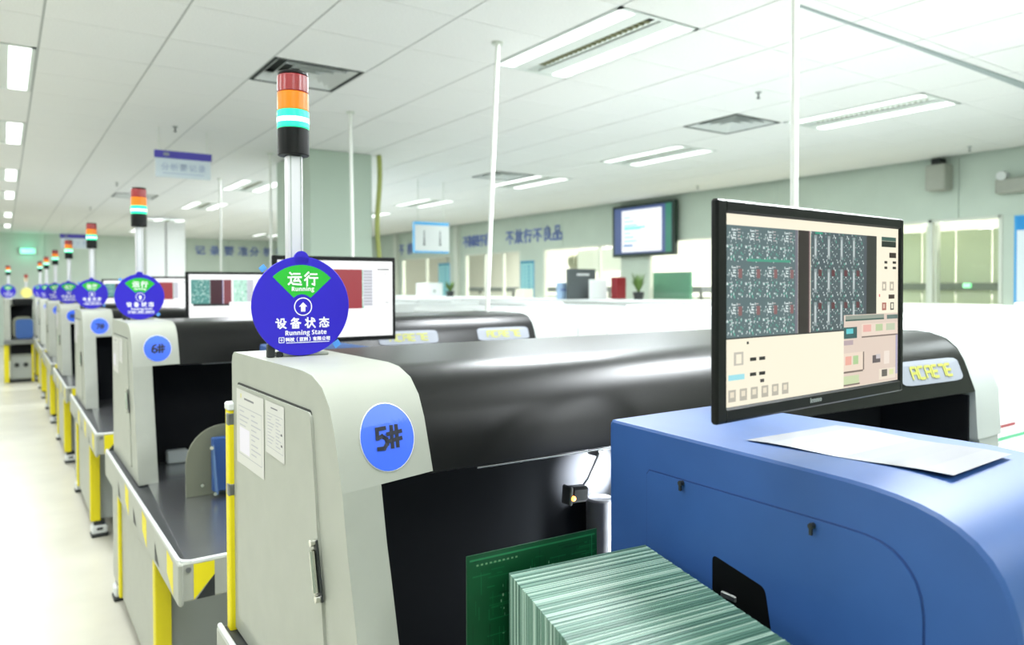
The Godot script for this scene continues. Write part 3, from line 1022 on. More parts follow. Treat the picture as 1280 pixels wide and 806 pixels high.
# a flat monitor on a jointed arm; the arm stands on the console behind it
func make_monitor(called_label: String, a: Vector3, w: float, h: float, turn: float, print: Material, foot: Vector3) -> Node3D:
	var o := thing("monitor", called_label, "monitor", foot, "monitors on arms")
	var x := Transform3D(Basis(Vector3.UP, turn), a)      # a: lower left corner of the face
	var sh := Shape.new()
	var bz := [0.022, 0.013, 0.02, 0.018]                 # left, right, bottom, top
	var loc := Shape.new()
	var fr4 := func(x0: float, y0: float, x1: float, y1: float) -> void:
		loc.cbox(Vector3(x1 - x0, y1 - y0, 0.012), 0.003, x * Transform3D(Basis(), Vector3((x0 + x1) / 2, (y0 + y1) / 2, -0.006)))
	fr4.call(0.0, 0.0, bz[0], h)
	fr4.call(w - bz[1], 0.0, w, h)
	fr4.call(bz[0] - 0.004, 0.0, w - bz[1] + 0.004, bz[2])
	fr4.call(bz[0] - 0.004, h - bz[3], w - bz[1] + 0.004, h)
	obj("bezel", loc, M.black, o)
	sh.cbox(Vector3(w * 0.9, h * 0.9, 0.02), 0.009, x * Transform3D(Basis(), Vector3(w / 2, h / 2, -0.022)))
	sh.cbox(Vector3(w * 0.6, h * 0.6, 0.03), 0.014, x * Transform3D(Basis(), Vector3(w / 2, h / 2, -0.045)))
	obj("back_shell", sh, M.black, o)
	sh = Shape.new()
	sh.quad(x * Vector3(bz[0], bz[2], -0.004), x * Vector3(w - bz[1], bz[2], -0.004), x * Vector3(w - bz[1], h - bz[3], -0.004), x * Vector3(bz[0], h - bz[3], -0.004), x.basis.z)
	obj("screen", sh, print, o)
	# arm
	var mid: Vector3 = x * Vector3(w / 2, h / 2, -0.06)
	var top := Vector3(foot.x, mid.y, foot.z)
	sh = Shape.new()
	sh.cbox(Vector3(0.044, 0.012, 0.05), 0.003, Transform3D(Basis(), foot + Vector3(0, 0.006, 0)))
	sh.rod(foot, top + Vector3(0, 0.03, 0), 0.016)
	sh.rod(top, mid, 0.013)
	sh.cbox(Vector3(0.1, 0.1, 0.012), 0.003, Transform3D(Basis(Vector3.UP, turn), mid))
	obj("arm", sh, M.black, o)
	return o


func console_x(z: float) -> float:
	return 0.936 - 0.08 * (z + 1.04)


func make_console() -> Node3D:
	var b := Vector3(1.1, 0.706, -0.7)
	var o := thing("operator_console", "", "console", b, "blue operator consoles")
	var out := PackedVector2Array([Vector2(-1.04, 0.706), Vector2(-1.04, 1.244), Vector2(-1.034, 1.25), Vector2(-0.60, 1.2495)])
	for p in [[-0.54, 1.2492], [-0.505, 1.2478], [-0.475, 1.2452], [-0.447, 1.241], [-0.422, 1.2345], [-0.40, 1.2255], [-0.381, 1.214], [-0.365, 1.199], [-0.353, 1.1825], [-0.344, 1.163], [-0.337, 1.14], [-0.332, 1.112], [-0.329, 1.08], [-0.328, 1.04], [-0.328, 0.706]]:
		out.append(Vector2(p[0], p[1]))
	var sh := Shape.new()
	var lf := func(p: Vector2) -> Vector3: return Vector3(console_x(p.x) + 0.004, p.y, p.x)
	var rt := func(p: Vector2) -> Vector3: return Vector3(1.257 + 0.03 * (p.x + 1.04), p.y, p.x)
	sh.sweep(out, lf, rt)
	# softened left edge
	var inset := PackedVector2Array()
	var mid := Vector2(-0.7, 0.95)
	for p in out:
		inset.append(Vector2(p.x + clampf(mid.x - p.x, -0.004, 0.004), p.y + (clampf(mid.y - p.y, -0.004, 0.004) if p.y > 0.71 else 0.0)))
	for i in out.size():
		var j := (i + 1) % out.size()
		sh.quad(lf.call(out[i]), lf.call(out[j]), Vector3(console_x(inset[j].x), inset[j].y, inset[j].x), Vector3(console_x(inset[i].x), inset[i].y, inset[i].x), Vector3(-1, (out[i].y + out[j].y) / 2 - 0.95, (out[i].x + out[j].x) / 2 + 0.7))
	var face := func(poly: PackedVector2Array, d0: float, d1: float) -> Shape:
		var s := Shape.new()
		s.sweep(poly, func(p: Vector2) -> Vector3: return Vector3(console_x(p.x) - d1, p.y, p.x), func(p: Vector2) -> Vector3: return Vector3(console_x(p.x) - d0, p.y, p.x))
		return s
	for k in range(0, Geometry2D.triangulate_polygon(inset).size(), 3):
		var id := Geometry2D.triangulate_polygon(inset)
		var q := []
		for e in 3:
			var p := inset[id[k + e]]
			q.append(Vector3(console_x(p.x), p.y, p.x))
		sh.flat(q[0], q[1], q[2], Vector3.LEFT)
	var body := obj("housing", sh, M.blue, o)
	var panel := PackedVector2Array([Vector2(-0.932, 0.74), Vector2(-0.932, 1.17), Vector2(-0.925, 1.178), Vector2(-0.545, 1.185), Vector2(-0.515, 1.1845), Vector2(-0.495, 1.1815), Vector2(-0.479, 1.176), Vector2(-0.467, 1.168), Vector2(-0.457, 1.158), Vector2(-0.449, 1.146), Vector2(-0.443, 1.13), Vector2(-0.440, 1.11), Vector2(-0.439, 0.74)])
	var grown := PackedVector2Array()
	for p in panel:
		grown.append(Vector2(p.x + (0.0022 if p.x > -0.7 else -0.0022), p.y + (0.0022 if p.y > 0.9 else -0.0022)))
	put("panel_gap", (face.call(grown, 0.0, 0.0006) as Shape).mesh(b), M.blue_dark, body)
	put("access_panel", (face.call(panel, 0.0, 0.002) as Shape).mesh(b), M.blue, body)
	for z in [-0.842, -0.59]:
		var c := Vector3(console_x(z) - 0.002, 1.176, z)
		sh = Shape.new()
		sh.rod(c, c + Vector3(-0.008, 0, 0), 0.004)
		sh.bar(c + Vector3(-0.006, 0.004, 0), c + Vector3(-0.006, -0.012, 0), 0.004, 0.004, Vector3.BACK)
		put("latch", sh.mesh(b), M.dark, body)
	sh = face.call(rounded(PackedVector2Array([Vector2(-0.775, 0.965), Vector2(-0.775, 1.079), Vector2(-0.672, 1.062), Vector2(-0.66, 1.0), Vector2(-0.66, 0.965)]), 0.01), 0.0, 0.0026)
	var slot := put("grip_slot", sh.mesh(b), M.black, body)
	sh = Shape.new()
	sh.cbox(Vector3(0.006, 0.01, 0.03), 0.002, Transform3D(Basis(), Vector3(console_x(-0.74) - 0.003, 1.025, -0.74)))
	put("catch", sh.mesh(b), M.steel, slot)
	return o


# ---------------------------------------------------------------- the ceiling
func tile_lo(i: int, m: int) -> Vector3:
	return Vector3(XL + TILE * i, CEIL, ZL - TILE * (m + 1))


func make_light(i: int, m: int, label: String) -> void:
	var c := Vector3(XL + TILE * (i + 0.5), CEIL, ZL - TILE * (m + 1))
	var o := thing("ceiling_light", label, "light", c, "ceiling lights")
	var w := TILE / 2 - 0.012
	var l := TILE - 0.012
	var sh := Shape.new()
	# recessed tray: rim, sloping sides, closed back
	sh.box(c + Vector3(-w, 0.07, -l), c + Vector3(w, 0.085, l))
	for s in [-1, 1]:
		sh.box(c + Vector3(minf(s * w, s * (w - 0.02)), -0.004, -l), c + Vector3(maxf(s * w, s * (w - 0.02)), 0.07, l))
		sh.box(c + Vector3(-w, -0.004, minf(s * l, s * (l - 0.025))), c + Vector3(w, 0.07, maxf(s * l, s * (l - 0.025))))
	sh.box(c + Vector3(-0.16, 0.004, -l), c + Vector3(-0.05, 0.02, l))
	sh.box(c + Vector3(0.05, 0.004, -l), c + Vector3(0.16, 0.02, l))
	obj("housing", sh, M.fixture, o)
	for s in [-1, 1]:
		sh = Shape.new()
		sh.cbox(Vector3(0.112, 0.012, 2 * l - 0.06), 0.003, Transform3D(Basis(), c + Vector3(s * 0.222, 0.004, 0)))
		obj("diffuser", sh, M.lamp, o)
		var a := AreaLight3D.new()
		a.name = "tube_light" if s < 0 else "tube_light_001"
		a.area_size = Vector2(0.112, 2 * l - 0.06)
		a.light_color = [Color(0.97, 0.985, 1.0), Color(0.97, 0.985, 1.0), Color(0.965, 0.985, 1.0), Color(0.95, 0.995, 1.0)][[-6, -1, 4, 9].find(i)]
		a.light_energy = LAMP * ([0.8, 0.68, 2.1, 0.66][[-6, -1, 4, 9].find(i)] as float) * (0.5 if m > 22 else (0.7 if m < -5 else (1.3 if m < 0 and i == 4 else 1.0)))
		a.area_range = 60.0
		a.area_attenuation = 2.0
		a.shadow_enabled = true
		a.transform = Transform3D(Basis(Vector3.RIGHT, -PI / 2), Vector3(s * 0.222, -0.006, 0))
		o.add_child(a, true)
	sh = Shape.new()
	sh.box(c + Vector3(-0.05, 0.03, -l + 0.1), c + Vector3(0.05, 0.034, l - 0.1))
	var g := obj("air_slot", sh, M.gap, o)
	sh = Shape.new()
	for k in 22:
		var z := -l + 0.13 + k * (2 * l - 0.26) / 21.0
		sh.cbox(Vector3(0.07, 0.012, 0.02), 0.002, Transform3D(Basis(), c + Vector3(0, 0.022, z)))
	put("louver", sh.mesh(c), M.olive, g)


func make_diffuser(i: int, m: int, label: String) -> void:
	var c := Vector3(XL + TILE * (i + 0.5), CEIL, ZL - TILE * (m + 0.5))
	var o := thing("air_vent", label, "vent", c, "square ceiling vents")
	var sh := Shape.new()
	var h := TILE / 2 - 0.01
	sh.box(c + Vector3(-h, 0.09, -h), c + Vector3(h, 0.1, h))
	for s in [-1, 1]:
		sh.box(c + Vector3(minf(s * h, s * (h - 0.012)), -0.003, -h), c + Vector3(maxf(s * h, s * (h - 0.012)), 0.09, h))
		sh.box(c + Vector3(-h, -0.003, minf(s * h, s * (h - 0.012))), c + Vector3(h, 0.09, maxf(s * h, s * (h - 0.012))))
	obj("vent_box", sh, M.vent_dark, o)
	for k in 4:
		var r0 := h - 0.025 - k * 0.068
		var r1 := r0 - 0.055
		sh = Shape.new()
		for q in 4:
			var bs := Basis(Vector3.UP, q * PI / 2)
			for e in [[0.0, Vector3.DOWN], [0.004, Vector3.UP]]:
				var dy: float = e[0]
				sh.quad(c + bs * Vector3(-r0, 0.0 + dy, r0), c + bs * Vector3(r0, 0.0 + dy, r0), c + bs * Vector3(r1, 0.05 + dy, r1), c + bs * Vector3(-r1, 0.05 + dy, r1), e[1])
			sh.quad(c + bs * Vector3(-r0, 0.0, r0), c + bs * Vector3(r0, 0.0, r0), c + bs * Vector3(r0, 0.004, r0), c + bs * Vector3(-r0, 0.004, r0), bs * Vector3.BACK)
		obj("louver", sh, M.vent, o)


func make_ceiling(holes: Dictionary, cam: Camera3D) -> void:
	var o := setting("ceiling")
	var sh := Shape.new()
	sh.box(Vector3(-6.2, 3.1, -23.9), Vector3(9.3, 3.25, 3.4))
	obj("slab", sh, M.slab, o)
	var bars := Shape.new()
	var bx := BoxMesh.new()
	bx.size = Vector3(TILE - 0.013, 0.02, TILE - 0.006)
	var list := []
	for i in range(-10, 15):
		for m in range(-11, 33):
			if holes.has(Vector2i(i, m)):
				continue
			var c := Vector3(XL + TILE * (i + 0.5), CEIL + 0.01, ZL - TILE * (m + 0.5))
			if c.x > 9.1 or c.z < -23.6 or c.z > 3.2:
				continue
			var k := cam.global_transform.affine_inverse() * c
			var u := 640.0 + 926.0 * k.x / maxf(-k.z, 0.01)
			var vv := 374.5 - 926.0 * k.y / maxf(-k.z, 0.01)
			var seen := k.z < -0.3 and u > -250 and u < 1530 and vv > -250
			list.append([(-k.z if seen else 100.0 + c.length()), c])
	list.sort_custom(func(a: Array, b: Array) -> bool: return a[0] < b[0])
	var mm := MultiMesh.new()
	mm.transform_format = MultiMesh.TRANSFORM_3D
	mm.mesh = bx
	mm.instance_count = maxi(list.size() - 290, 1)
	for k in list.size():
		if k < 290:
			put("ceiling_tile", bx, M.tile, o, list[k][1])
		else:
			mm.set_instance_transform(k - 290, Transform3D(Basis(), list[k][1]))
	var rest := MultiMeshInstance3D.new()
	rest.name = "far_tiles"
	rest.multimesh = mm
	rest.material_override = M.tile
	rest.set_meta("kind", "stuff")
	o.add_child(rest, true)
	for i in range(-10, 16):
		var x := XL + TILE * i
		bars.box(Vector3(x - 0.011, CEIL + 0.004, -23.7), Vector3(x + 0.011, CEIL + 0.03, 3.2))
	for m in range(-11, 34):
		var z := ZL - TILE * m
		for i in range(-10, 15):
			if not (holes.has(Vector2i(i, m)) and holes.has(Vector2i(i, m - 1))):
				bars.box(Vector3(XL + TILE * i, CEIL + 0.0045, z - 0.008), Vector3(XL + TILE * (i + 1), CEIL + 0.03, z + 0.008))
	obj("ceiling_grid", bars, M.tbar, o)


# ---------------------------------------------------------------- walls
func wall_panels(o: Node3D, m: Material, a: Vector3, b: Vector3, th: float, y0: float, y1: float, step: float, called := "panel") -> void:
	var d := b - a
	var n := maxi(1, int(round(d.length() / step)))
	var dir := d.normalized()
	var out := Vector3.UP.cross(dir).normalized()
	for k in n:
		var p := a + d * (float(k) / n) + dir * 0.003
		var q := a + d * (float(k + 1) / n) - dir * 0.003
		var sh := Shape.new()
		var mid := (p + q) / 2.0
		sh.cbox(Vector3(th, y1 - y0, (q - p).length()), 0.004, Transform3D(Basis(out, Vector3.UP, out.cross(Vector3.UP)), Vector3(mid.x, (y0 + y1) / 2.0, mid.z)))
		obj(called, sh, m, o)


func make_window(n: int, z0: float, z1: float, mull: Array) -> void:
	var o := setting("window_%d" % n, Vector3(9.15, 1.27, (z0 + z1) / 2))
	var sh := Shape.new()
	for z in [z0, z1] + mull:
		sh.box(Vector3(9.10, 1.27, z - 0.02), Vector3(9.17, 2.28, z + 0.02))
	sh.box(Vector3(9.10, 1.25, z1), Vector3(9.17, 1.29, z0))
	sh.box(Vector3(9.10, 2.25, z1), Vector3(9.17, 2.28, z0))
	obj("window_frame", sh, M.frame, o)
	var zs := [z1] + mull + [z0]
	zs.sort()
	for k in zs.size() - 1:
		sh = Shape.new()
		sh.quad(Vector3(9.135, 1.29, zs[k]), Vector3(9.135, 1.29, zs[k + 1]), Vector3(9.135, 2.25, zs[k + 1]), Vector3(9.135, 2.25, zs[k]), Vector3.LEFT)
		obj("pane", sh, M.glass, o)


func slogan(called: String, s: String, label: String, start: Vector3, step: Vector3, size: float, out: Vector3) -> void:
	var o := thing(called, label, "lettering", start, "wall lettering")
	var rt := step.normalized()
	for i in s.length():
		var sh := Shape.new()
		var c := start + step * i
		write_char(sh, s[i], Vector2.ZERO, size, size * 0.11, 0.008, func(p: Vector2) -> Vector3: return c + rt * p.x + Vector3.UP * p.y, out)
		obj("character", sh, M.letter, o)


func box_thing(called: String, label: String, cat: String, lo: Vector3, hi: Vector3, m: Material, group := "", ch := 0.006) -> MeshInstance3D:
	var sh := Shape.new()
	sh.cbox(hi - lo, ch, Transform3D(Basis(), (lo + hi) / 2.0))
	var base := Vector3((lo.x + hi.x) / 2, lo.y, (lo.z + hi.z) / 2)
	var o := put(called, sh.mesh(base), m, self, base)
	o.set_meta("origin", base)
	tag(o, label, cat, group)
	return o


func hung_sign(label: String, c: Vector3, w: float, h: float, chars: String) -> void:
	var o := thing("hanging_sign", label, "sign", c)
	var sh := Shape.new()
	sh.cbox(Vector3(w, h * 0.28, 0.03), 0.003, Transform3D(Basis(), c + Vector3(0, h * 0.36, 0)))
	var band := obj("header", sh, M.violet, o)
	sh = Shape.new()
	sh.cbox(Vector3(w * 0.96, h * 0.72, 0.012), 0.002, Transform3D(Basis(), c + Vector3(0, -h * 0.14, 0)))
	obj("plate", sh, M.plate, o)
	sh = Shape.new()
	var at := func(p: Vector2) -> Vector3: return c + Vector3(p.x, p.y, 0.0065)
	for i in chars.length():
		write_char(sh, chars[i], Vector2((i - (chars.length() - 1) / 2.0) * w * 0.8 / chars.length(), -h * 0.1), h * 0.3, h * 0.03, 0.0003, at, Vector3.BACK)
	sh.quad(c + Vector3(-w * 0.36, -h * 0.33, 0.0068), c + Vector3(w * 0.36, -h * 0.33, 0.0068), c + Vector3(w * 0.36, -h * 0.36, 0.0068), c + Vector3(-w * 0.36, -h * 0.36, 0.0068), Vector3.BACK)
	obj("lettering", sh, M.plate_ink, o)
	sh = Shape.new()
	sh.cbox(Vector3(w * 0.1, h * 0.12, 0.002), 0.0005, Transform3D(Basis(), c + Vector3(-w * 0.3, h * 0.36, 0.0155)))
	put("mark", sh.mesh(c), M.plaque, band)
	sh = Shape.new()
	for s in [-1, 1]:
		sh.rod(c + Vector3(s * w * 0.42, h * 0.5, 0), Vector3(c.x + s * w * 0.42, CEIL + 0.004, c.z), 0.004, 8)
	obj("hanger", sh, M.frame, o)


const LAMP := 2.2
const ROW := ["5#", "6#", "7#", "8#", "9#", "10#", "11#"]


func _ready() -> void:
	# ---- camera
	var cam := Camera3D.new()
	cam.name = "camera"
	cam.projection = Camera3D.PROJECTION_FRUSTUM
	var at := CameraAttributesPhysical.new()
	at.frustum_focal_length = 27.57
	at.frustum_focus_distance = 1.35
	at.frustum_near = 0.05
	at.frustum_far = 100.0
	at.exposure_aperture = 4.2
	cam.attributes = at
	cam.set_frustum(0.05 * 806.0 / 926.0, Vector2(0, -28.5 / 926.0 * 0.05), 0.05, 100.0)
	cam.transform = Transform3D(Basis(Vector3(0.82411442, -0.00352325, 0.5664124), Vector3(0.01253139, 0.99984931, -0.01201346), Vector3(-0.56628472, 0.0169984, 0.82403438)).orthonormalized(), Vector3(0, 1.5, 0))
	cam.current = true
	add_child(cam, true)
	# ---- environment
	var we := WorldEnvironment.new()
	we.name = "environment"
	var env := Environment.new()
	env.background_mode = Environment.BG_COLOR
	env.background_color = Color(0.02, 0.02, 0.02)
	env.tonemap_mode = Environment.TONE_MAPPER_LINEAR
	env.tonemap_exposure = 1.33
	env.sdfgi_enabled = true
	env.ssao_enabled = true
	env.ssil_enabled = true
	we.environment = env
	add_child(we, true)

	make_materials()
	M.tray = grained(paint(196, 198, 200, 0.24, 0.92), 0.008, 0.94, 1.0, 1.0)
	M.fixture = paint(226, 232, 228, 0.5)
	M.vent = paint(226, 230, 228, 0.5)
	M.vent_dark = paint(66, 72, 70, 0.7)
	M.plate = paint(206, 218, 226, 0.4)
	M.plate_ink = paint(164, 180, 206, 0.5)
	M.lens_green = glow(36, 255, 178, 0.95, Color(0.1, 0.5, 0.4))
	M.lens_core = glow(214, 255, 244, 1.3, Color(0.8, 0.9, 0.9))
	M.lens_amber = glow(255, 150, 10, 0.16, Color8(222, 112, 10))
	M.lens_red = paint(136, 14, 20, 0.2)
	M.lens_red.clearcoat_enabled = true
	M.lens_red.clearcoat = 1.0
	M.railgrey = paint(96, 106, 90, 0.6)
	M.seam = paint(160, 172, 172, 0.6)
	M.pole = paint(236, 238, 232, 0.4)
	M.pillar = paint(186, 202, 188, 0.5)
	M.slate = paint(84, 90, 92, 0.5)
	M.paleblue = paint(176, 204, 236, 0.5)
	M.sky = paint(92, 180, 234, 0.5)
	M.leaf = paint(96, 126, 60, 0.6)
	M.tvcase = paint(18, 44, 34, 0.4)
	M.curtain = paint(186, 196, 168, 0.5)
	M.curtain.backlight_enabled = true
	M.curtain.backlight = Color(0.4, 0.44, 0.32)
	M.notice0 = printed(notice_print(0), 0.35)
	M.notice1 = printed(notice_print(1), 0.5)
	M.screen5 = lit_print(screen_main(), 0.76)
	M.screen6 = lit_print(screen_small(true), 1.0)
	M.screen7 = lit_print(screen_small(false), 1.0)

	# ---- setting: floor, ceiling, walls
	var lights := {}
	var holes := {}
	for p in [[-6, -4], [-6, 0], [-6, 4], [-6, 8], [-6, 13], [-6, 18], [-1, -4], [-1, 0], [-1, 4], [-1, 8], [-1, 13], [-1, 17], [-1, 23], [-1, 28], [4, -8], [-1, -8], [4, -4], [4, 0], [4, 12], [4, 17], [4, 23], [4, 28], [9, -4], [9, 0], [9, 4], [9, 8], [9, 13], [9, 17], [9, 23], [9, 28]]:
		lights[Vector2i(p[0], p[1])] = true
		holes[Vector2i(p[0], p[1])] = true
		holes[Vector2i(p[0], p[1] + 1)] = true
	var vents := [[2, 3], [8, 2], [8, 8], [2, 16]]
	for p in vents:
		holes[Vector2i(p[0], p[1])] = true
	make_ceiling(holes, cam)
	var sh := Shape.new()
	sh.box(Vector3(-6.2, -0.1, -23.9), Vector3(13.6, 0, 3.4))
	struct("floor", sh, M.floor)
	var wl := setting("wall_left")
	wall_panels(wl, M.wall, Vector3(-6.1, 0, 3.2), Vector3(-6.1, 0, -23.7), 0.2, 0, 3.1, 1.2)
	var wb := setting("wall_back")
	wall_panels(wb, M.wall, Vector3(-6.2, 0, -23.8), Vector3(9.3, 0, -23.8), 0.2, 0, 3.1, 1.2)
	var wf := setting("wall_front")
	wall_panels(wf, M.wall, Vector3(-6.2, 0, 3.3), Vector3(13.4, 0, 3.3), 0.2, 0, 3.1, 1.2)
	var wr := setting("wall_right")
	wall_panels(wr, M.wall, Vector3(9.16, 0, 3.2), Vector3(9.16, 0, -23.7), 0.12, 2.28, 3.1, 2.4, "header_panel")
	wall_panels(wr, M.wall, Vector3(9.16, 0, 3.2), Vector3(9.16, 0, -23.7), 0.12, 0, 1.25, 2.4, "low_panel")
	var wins := [[-3.7, -9.1, [-4.45, -7.6]], [-9.8, -12.1, [-10.4]], [-12.95, -15.2, [-13.6, -14.35]], [-15.9, -18.6, [-17.2]]]
	var zz := 3.2
	for w in wins:
		wall_panels(wr, M.wall, Vector3(9.16, 0, zz), Vector3(9.16, 0, w[0] + 0.02), 0.12, 1.25, 2.28, 2.4, "pier")
		zz = w[1] - 0.02
	wall_panels(wr, M.wall, Vector3(9.16, 0, zz), Vector3(9.16, 0, -23.7), 0.12, 1.25, 2.28, 2.4, "pier")
	for k in wins.size():
		make_window(k + 1, wins[k][0], wins[k][1], wins[k][2])
	for z in [-15.5, -18.85]:
		sh = Shape.new()
		sh.cbox(Vector3(0.12, 2.97, 0.16), 0.006, Transform3D(Basis(), Vector3(9.05, 1.485, z)))
		struct("trim_1", sh, M.frame)
	sh = Shape.new()
	sh.cbox(Vector3(0.16, 0.05, 22.0), 0.005, Transform3D(Basis(), Vector3(9.03, 1.235, -9.5)))
	struct("sill", sh, M.cream)
	# ceiling seam where the tiles have dropped: it widens towards the right wall
	sh = Shape.new()
	sh.sweep(PackedVector2Array([Vector2(3.5, -2.385), Vector2(9.08, -2.36), Vector2(9.08, -2.50), Vector2(5.6, -2.42), Vector2(4.5, -2.40), Vector2(3.5, -2.393)]), func(p: Vector2) -> Vector3: return Vector3(p.x, CEIL - 0.012, p.y), func(p: Vector2) -> Vector3: return Vector3(p.x, CEIL + 0.002, p.y))
	struct("trim_2", sh, M.seam)
	# room seen through the windows
	sh = Shape.new()
	sh.box(Vector3(13.4, 0, -23.9), Vector3(13.6, 3.1, 3.4))
	struct("wall_far", sh, M.wall_white)
	sh = Shape.new()
	sh.box(Vector3(9.3, 0, -23.9), Vector3(13.4, 3.1, -23.7))
	struct("wall_end", sh, M.wall_white)
	sh = Shape.new()
	sh.box(Vector3(9.3, 3.0, -23.9), Vector3(13.6, 3.2, 3.4))
	struct("ceiling_annex", sh, M.bright)

	# pillar
	sh = Shape.new()
	sh.cbox(Vector3(0.72, 2.99, 1.15), 0.012, Transform3D(Basis(), Vector3(3.075, 1.495, -8.34)))
	struct("column", sh, M.pillar if M.has("pillar") else M.wall)

	# ---- ceiling lights and vents
	var ll := {Vector2i(-1, 4): "single white strip light nearest over the left aisle", Vector2i(-1, 8): "second strip light down the left aisle", Vector2i(-1, 13): "third strip light down the left aisle", Vector2i(-1, 17): "fourth strip light down the left aisle", Vector2i(-1, 23): "fifth strip light down the left aisle", Vector2i(-1, 28): "farthest strip light of the left aisle, at the back wall",
		Vector2i(4, 0): "large twin-strip ceiling light with an olive slotted middle, top centre", Vector2i(4, 12): "twin-strip ceiling light left of the pillar, nearer of two", Vector2i(4, 17): "twin-strip ceiling light left of the pillar, farther of two", Vector2i(4, 23): "small bright ceiling light over the white tall cabinets", Vector2i(4, 28): "tiny ceiling light before the back wall lettering",
		Vector2i(9, 0): "twin-strip ceiling light at the upper right beside the long ceiling seam", Vector2i(9, 4): "twin-strip ceiling light right of centre, between the two poles", Vector2i(9, 8): "twin-strip ceiling light right of the thin pole by a square vent", Vector2i(9, 13): "twin-strip ceiling light just right of the pillar", Vector2i(9, 17): "faint far ceiling light above the hanging light-box sign", Vector2i(9, 23): "very far ceiling light by the right wall lettering", Vector2i(9, 28): "ceiling light in the far right corner"}
	for p: Vector2i in lights:
		make_light(p.x, p.y, ll[p] if ll.has(p) else "ceiling light outside the view, %s column, %s row" % [["outer left", "left", "middle", "right"][[-6, -1, 4, 9].find(p.x)], {-8: "rearmost", -4: "rear", 0: "first", 4: "second", 8: "third", 13: "fourth", 18: "fifth"}[p.y]])
	var vl := ["square louvred ceiling vent behind the large signal tower", "square ceiling vent at right, under the small sprinkler", "square ceiling vent beside the thin leaning pole", "dark far ceiling vent behind the second signal tower"]
	for k in vents.size():
		make_diffuser(vents[k][0], vents[k][1], vl[k])
	for p in [[11.2, -4.6], [11.2, -8.6], [11.2, -12.6], [11.2, -17.0]]:
		var c := Vector3(p[0], 2.99, p[1])
		sh = Shape.new()
		sh.cbox(Vector3(0.6, 0.02, 2.4), 0.004, Transform3D(Basis(), c))
		var o := put("ceiling_light", sh.mesh(c), M.lamp, self, c)
		o.name = numbered("ceiling_light", self) if o.name == "" else o.name
		tag(o, "light panel in the room behind the %s window" % ["nearest", "second", "third", "farthest"][[-4.6, -8.6, -12.6, -17.0].find(p[1])], "light", "ceiling lights behind the windows")
		var a := AreaLight3D.new()
		a.name = "panel_light"
		a.area_size = Vector2(0.6, 2.4)
		a.light_color = Color(1.0, 0.99, 0.94)
		a.light_energy = LAMP * 9.0
		a.area_range = 60.0
		a.area_attenuation = 2.0
		a.shadow_enabled = true
		a.transform = Transform3D(Basis(Vector3.RIGHT, -PI / 2), Vector3(0, -0.014, 0))
		o.add_child(a, true)

	# ---- the row of machines
	var machine := make_machine()
	var tower := make_tower()
	var sign := make_sign()
	var ord := ["nearest", "second", "third", "fourth", "fifth", "sixth", "seventh"]
	var plain: Array[Node3D] = [machine, tower, sign]
	for k in range(1, 7):
		var mv := Vector3(0, 0, -PITCH * k)
		var c := copy_of(machine, mv, "white and charcoal inspection machine marked %s, %s of the row" % [ROW[k], ord[k]])
		number_disc(c, ROW[k])
		copy_of(tower, mv, "red, amber and green signal tower on machine %s, %s of the row" % [ROW[k], ord[k]])
		copy_of(sign, mv, "round blue running state sign on machine %s, %s of the row" % [ROW[k], ord[k]])
	machine.set_meta("label", "white and charcoal inspection machine marked 5#, largest in front")
	number_disc(machine, "5#")
	add_guard(machine)
	tower.set_meta("label", "large signal tower with glowing green band on machine 5#")
	sign.set_meta("label", "large round blue running state sign on machine 5#")

	# consoles and monitors
	var con := make_console()
	con.position.y += 0.001
	con.set_meta("label", "blue operator console with rounded front, under the large monitor")
	for k in range(1, 4):
		copy_of(con, Vector3(0, 0, -PITCH * k), "blue operator console in the %s machine, mostly hidden" % ord[k])
	make_monitor("large black monitor showing circuit board images above the blue console", Vector3(0.759, 1.32, -0.637), 0.512, 0.294, 0.054, M.screen5, Vector3(1.235, 1.2515, -1.005))
	make_monitor("monitor with a red image behind the large round blue sign", Vector3(0.878, 1.274, -2.95), 0.533, 0.356, 0.0, M.screen6, Vector3(1.2, 1.2515, -3.3))
	make_monitor("monitor with teal and maroon images left of the large round sign", Vector3(0.993, 1.26, -5.25), 0.55, 0.35, 0.0, M.screen7, Vector3(1.2, 1.2515, -5.6))
	make_monitor("monitor with a red image right of the second round sign", Vector3(0.95, 1.26, -7.55), 0.52, 0.35, 0.0, M.screen6, Vector3(1.2, 1.2515, -7.9))
	make_monitor("small white monitor right of the third round sign", Vector3(0.95, 1.27, -9.85), 0.5, 0.34, 0.0, M.screen7, Vector3(1.2, 1.351, -10.7))
	text("maker_name", "lenovo", 0.007, M.grey, get_node("monitor"), Transform3D(Basis(Vector3.UP, 0.054), Vector3(0.759, 1.32, -0.637) + Basis(Vector3.UP, 0.054) * Vector3(0.235, 0.011, 0.0004) - Vector3(1.235, 1.2515, -1.005)))

	# sheet on the console
	sh = Shape.new()
	var pq := [Vector3(0.985, 1.2525, -0.768), Vector3(1.219, 1.2525, -0.757), Vector3(1.214, 1.2525, -0.476), Vector3(1.016, 1.2525, -0.466)]
	var nn := 8
	for k in nn:
		var t0 := float(k) / nn
		var t1 := float(k + 1) / nn
		var lift := func(t: float) -> Vector3: return Vector3(0, 0.0015 * sin(t * 9.0), 0)
		sh.quad((pq[0] as Vector3).lerp(pq[3], t0) + lift.call(t0), (pq[1] as Vector3).lerp(pq[2], t0) + lift.call(t0), (pq[1] as Vector3).lerp(pq[2], t1) + lift.call(t1), (pq[0] as Vector3).lerp(pq[3], t1) + lift.call(t1), Vector3.UP)
	M.sheet = paint(178, 178, 187, 0.16)
	var pap := put("paper_sheet", sh.mesh(Vector3(1.1, 1.25, -0.6)), M.sheet, self, Vector3(1.1, 1.25, -0.6))
	tag(pap, "glossy white paper sheet lying on the blue console", "paper")

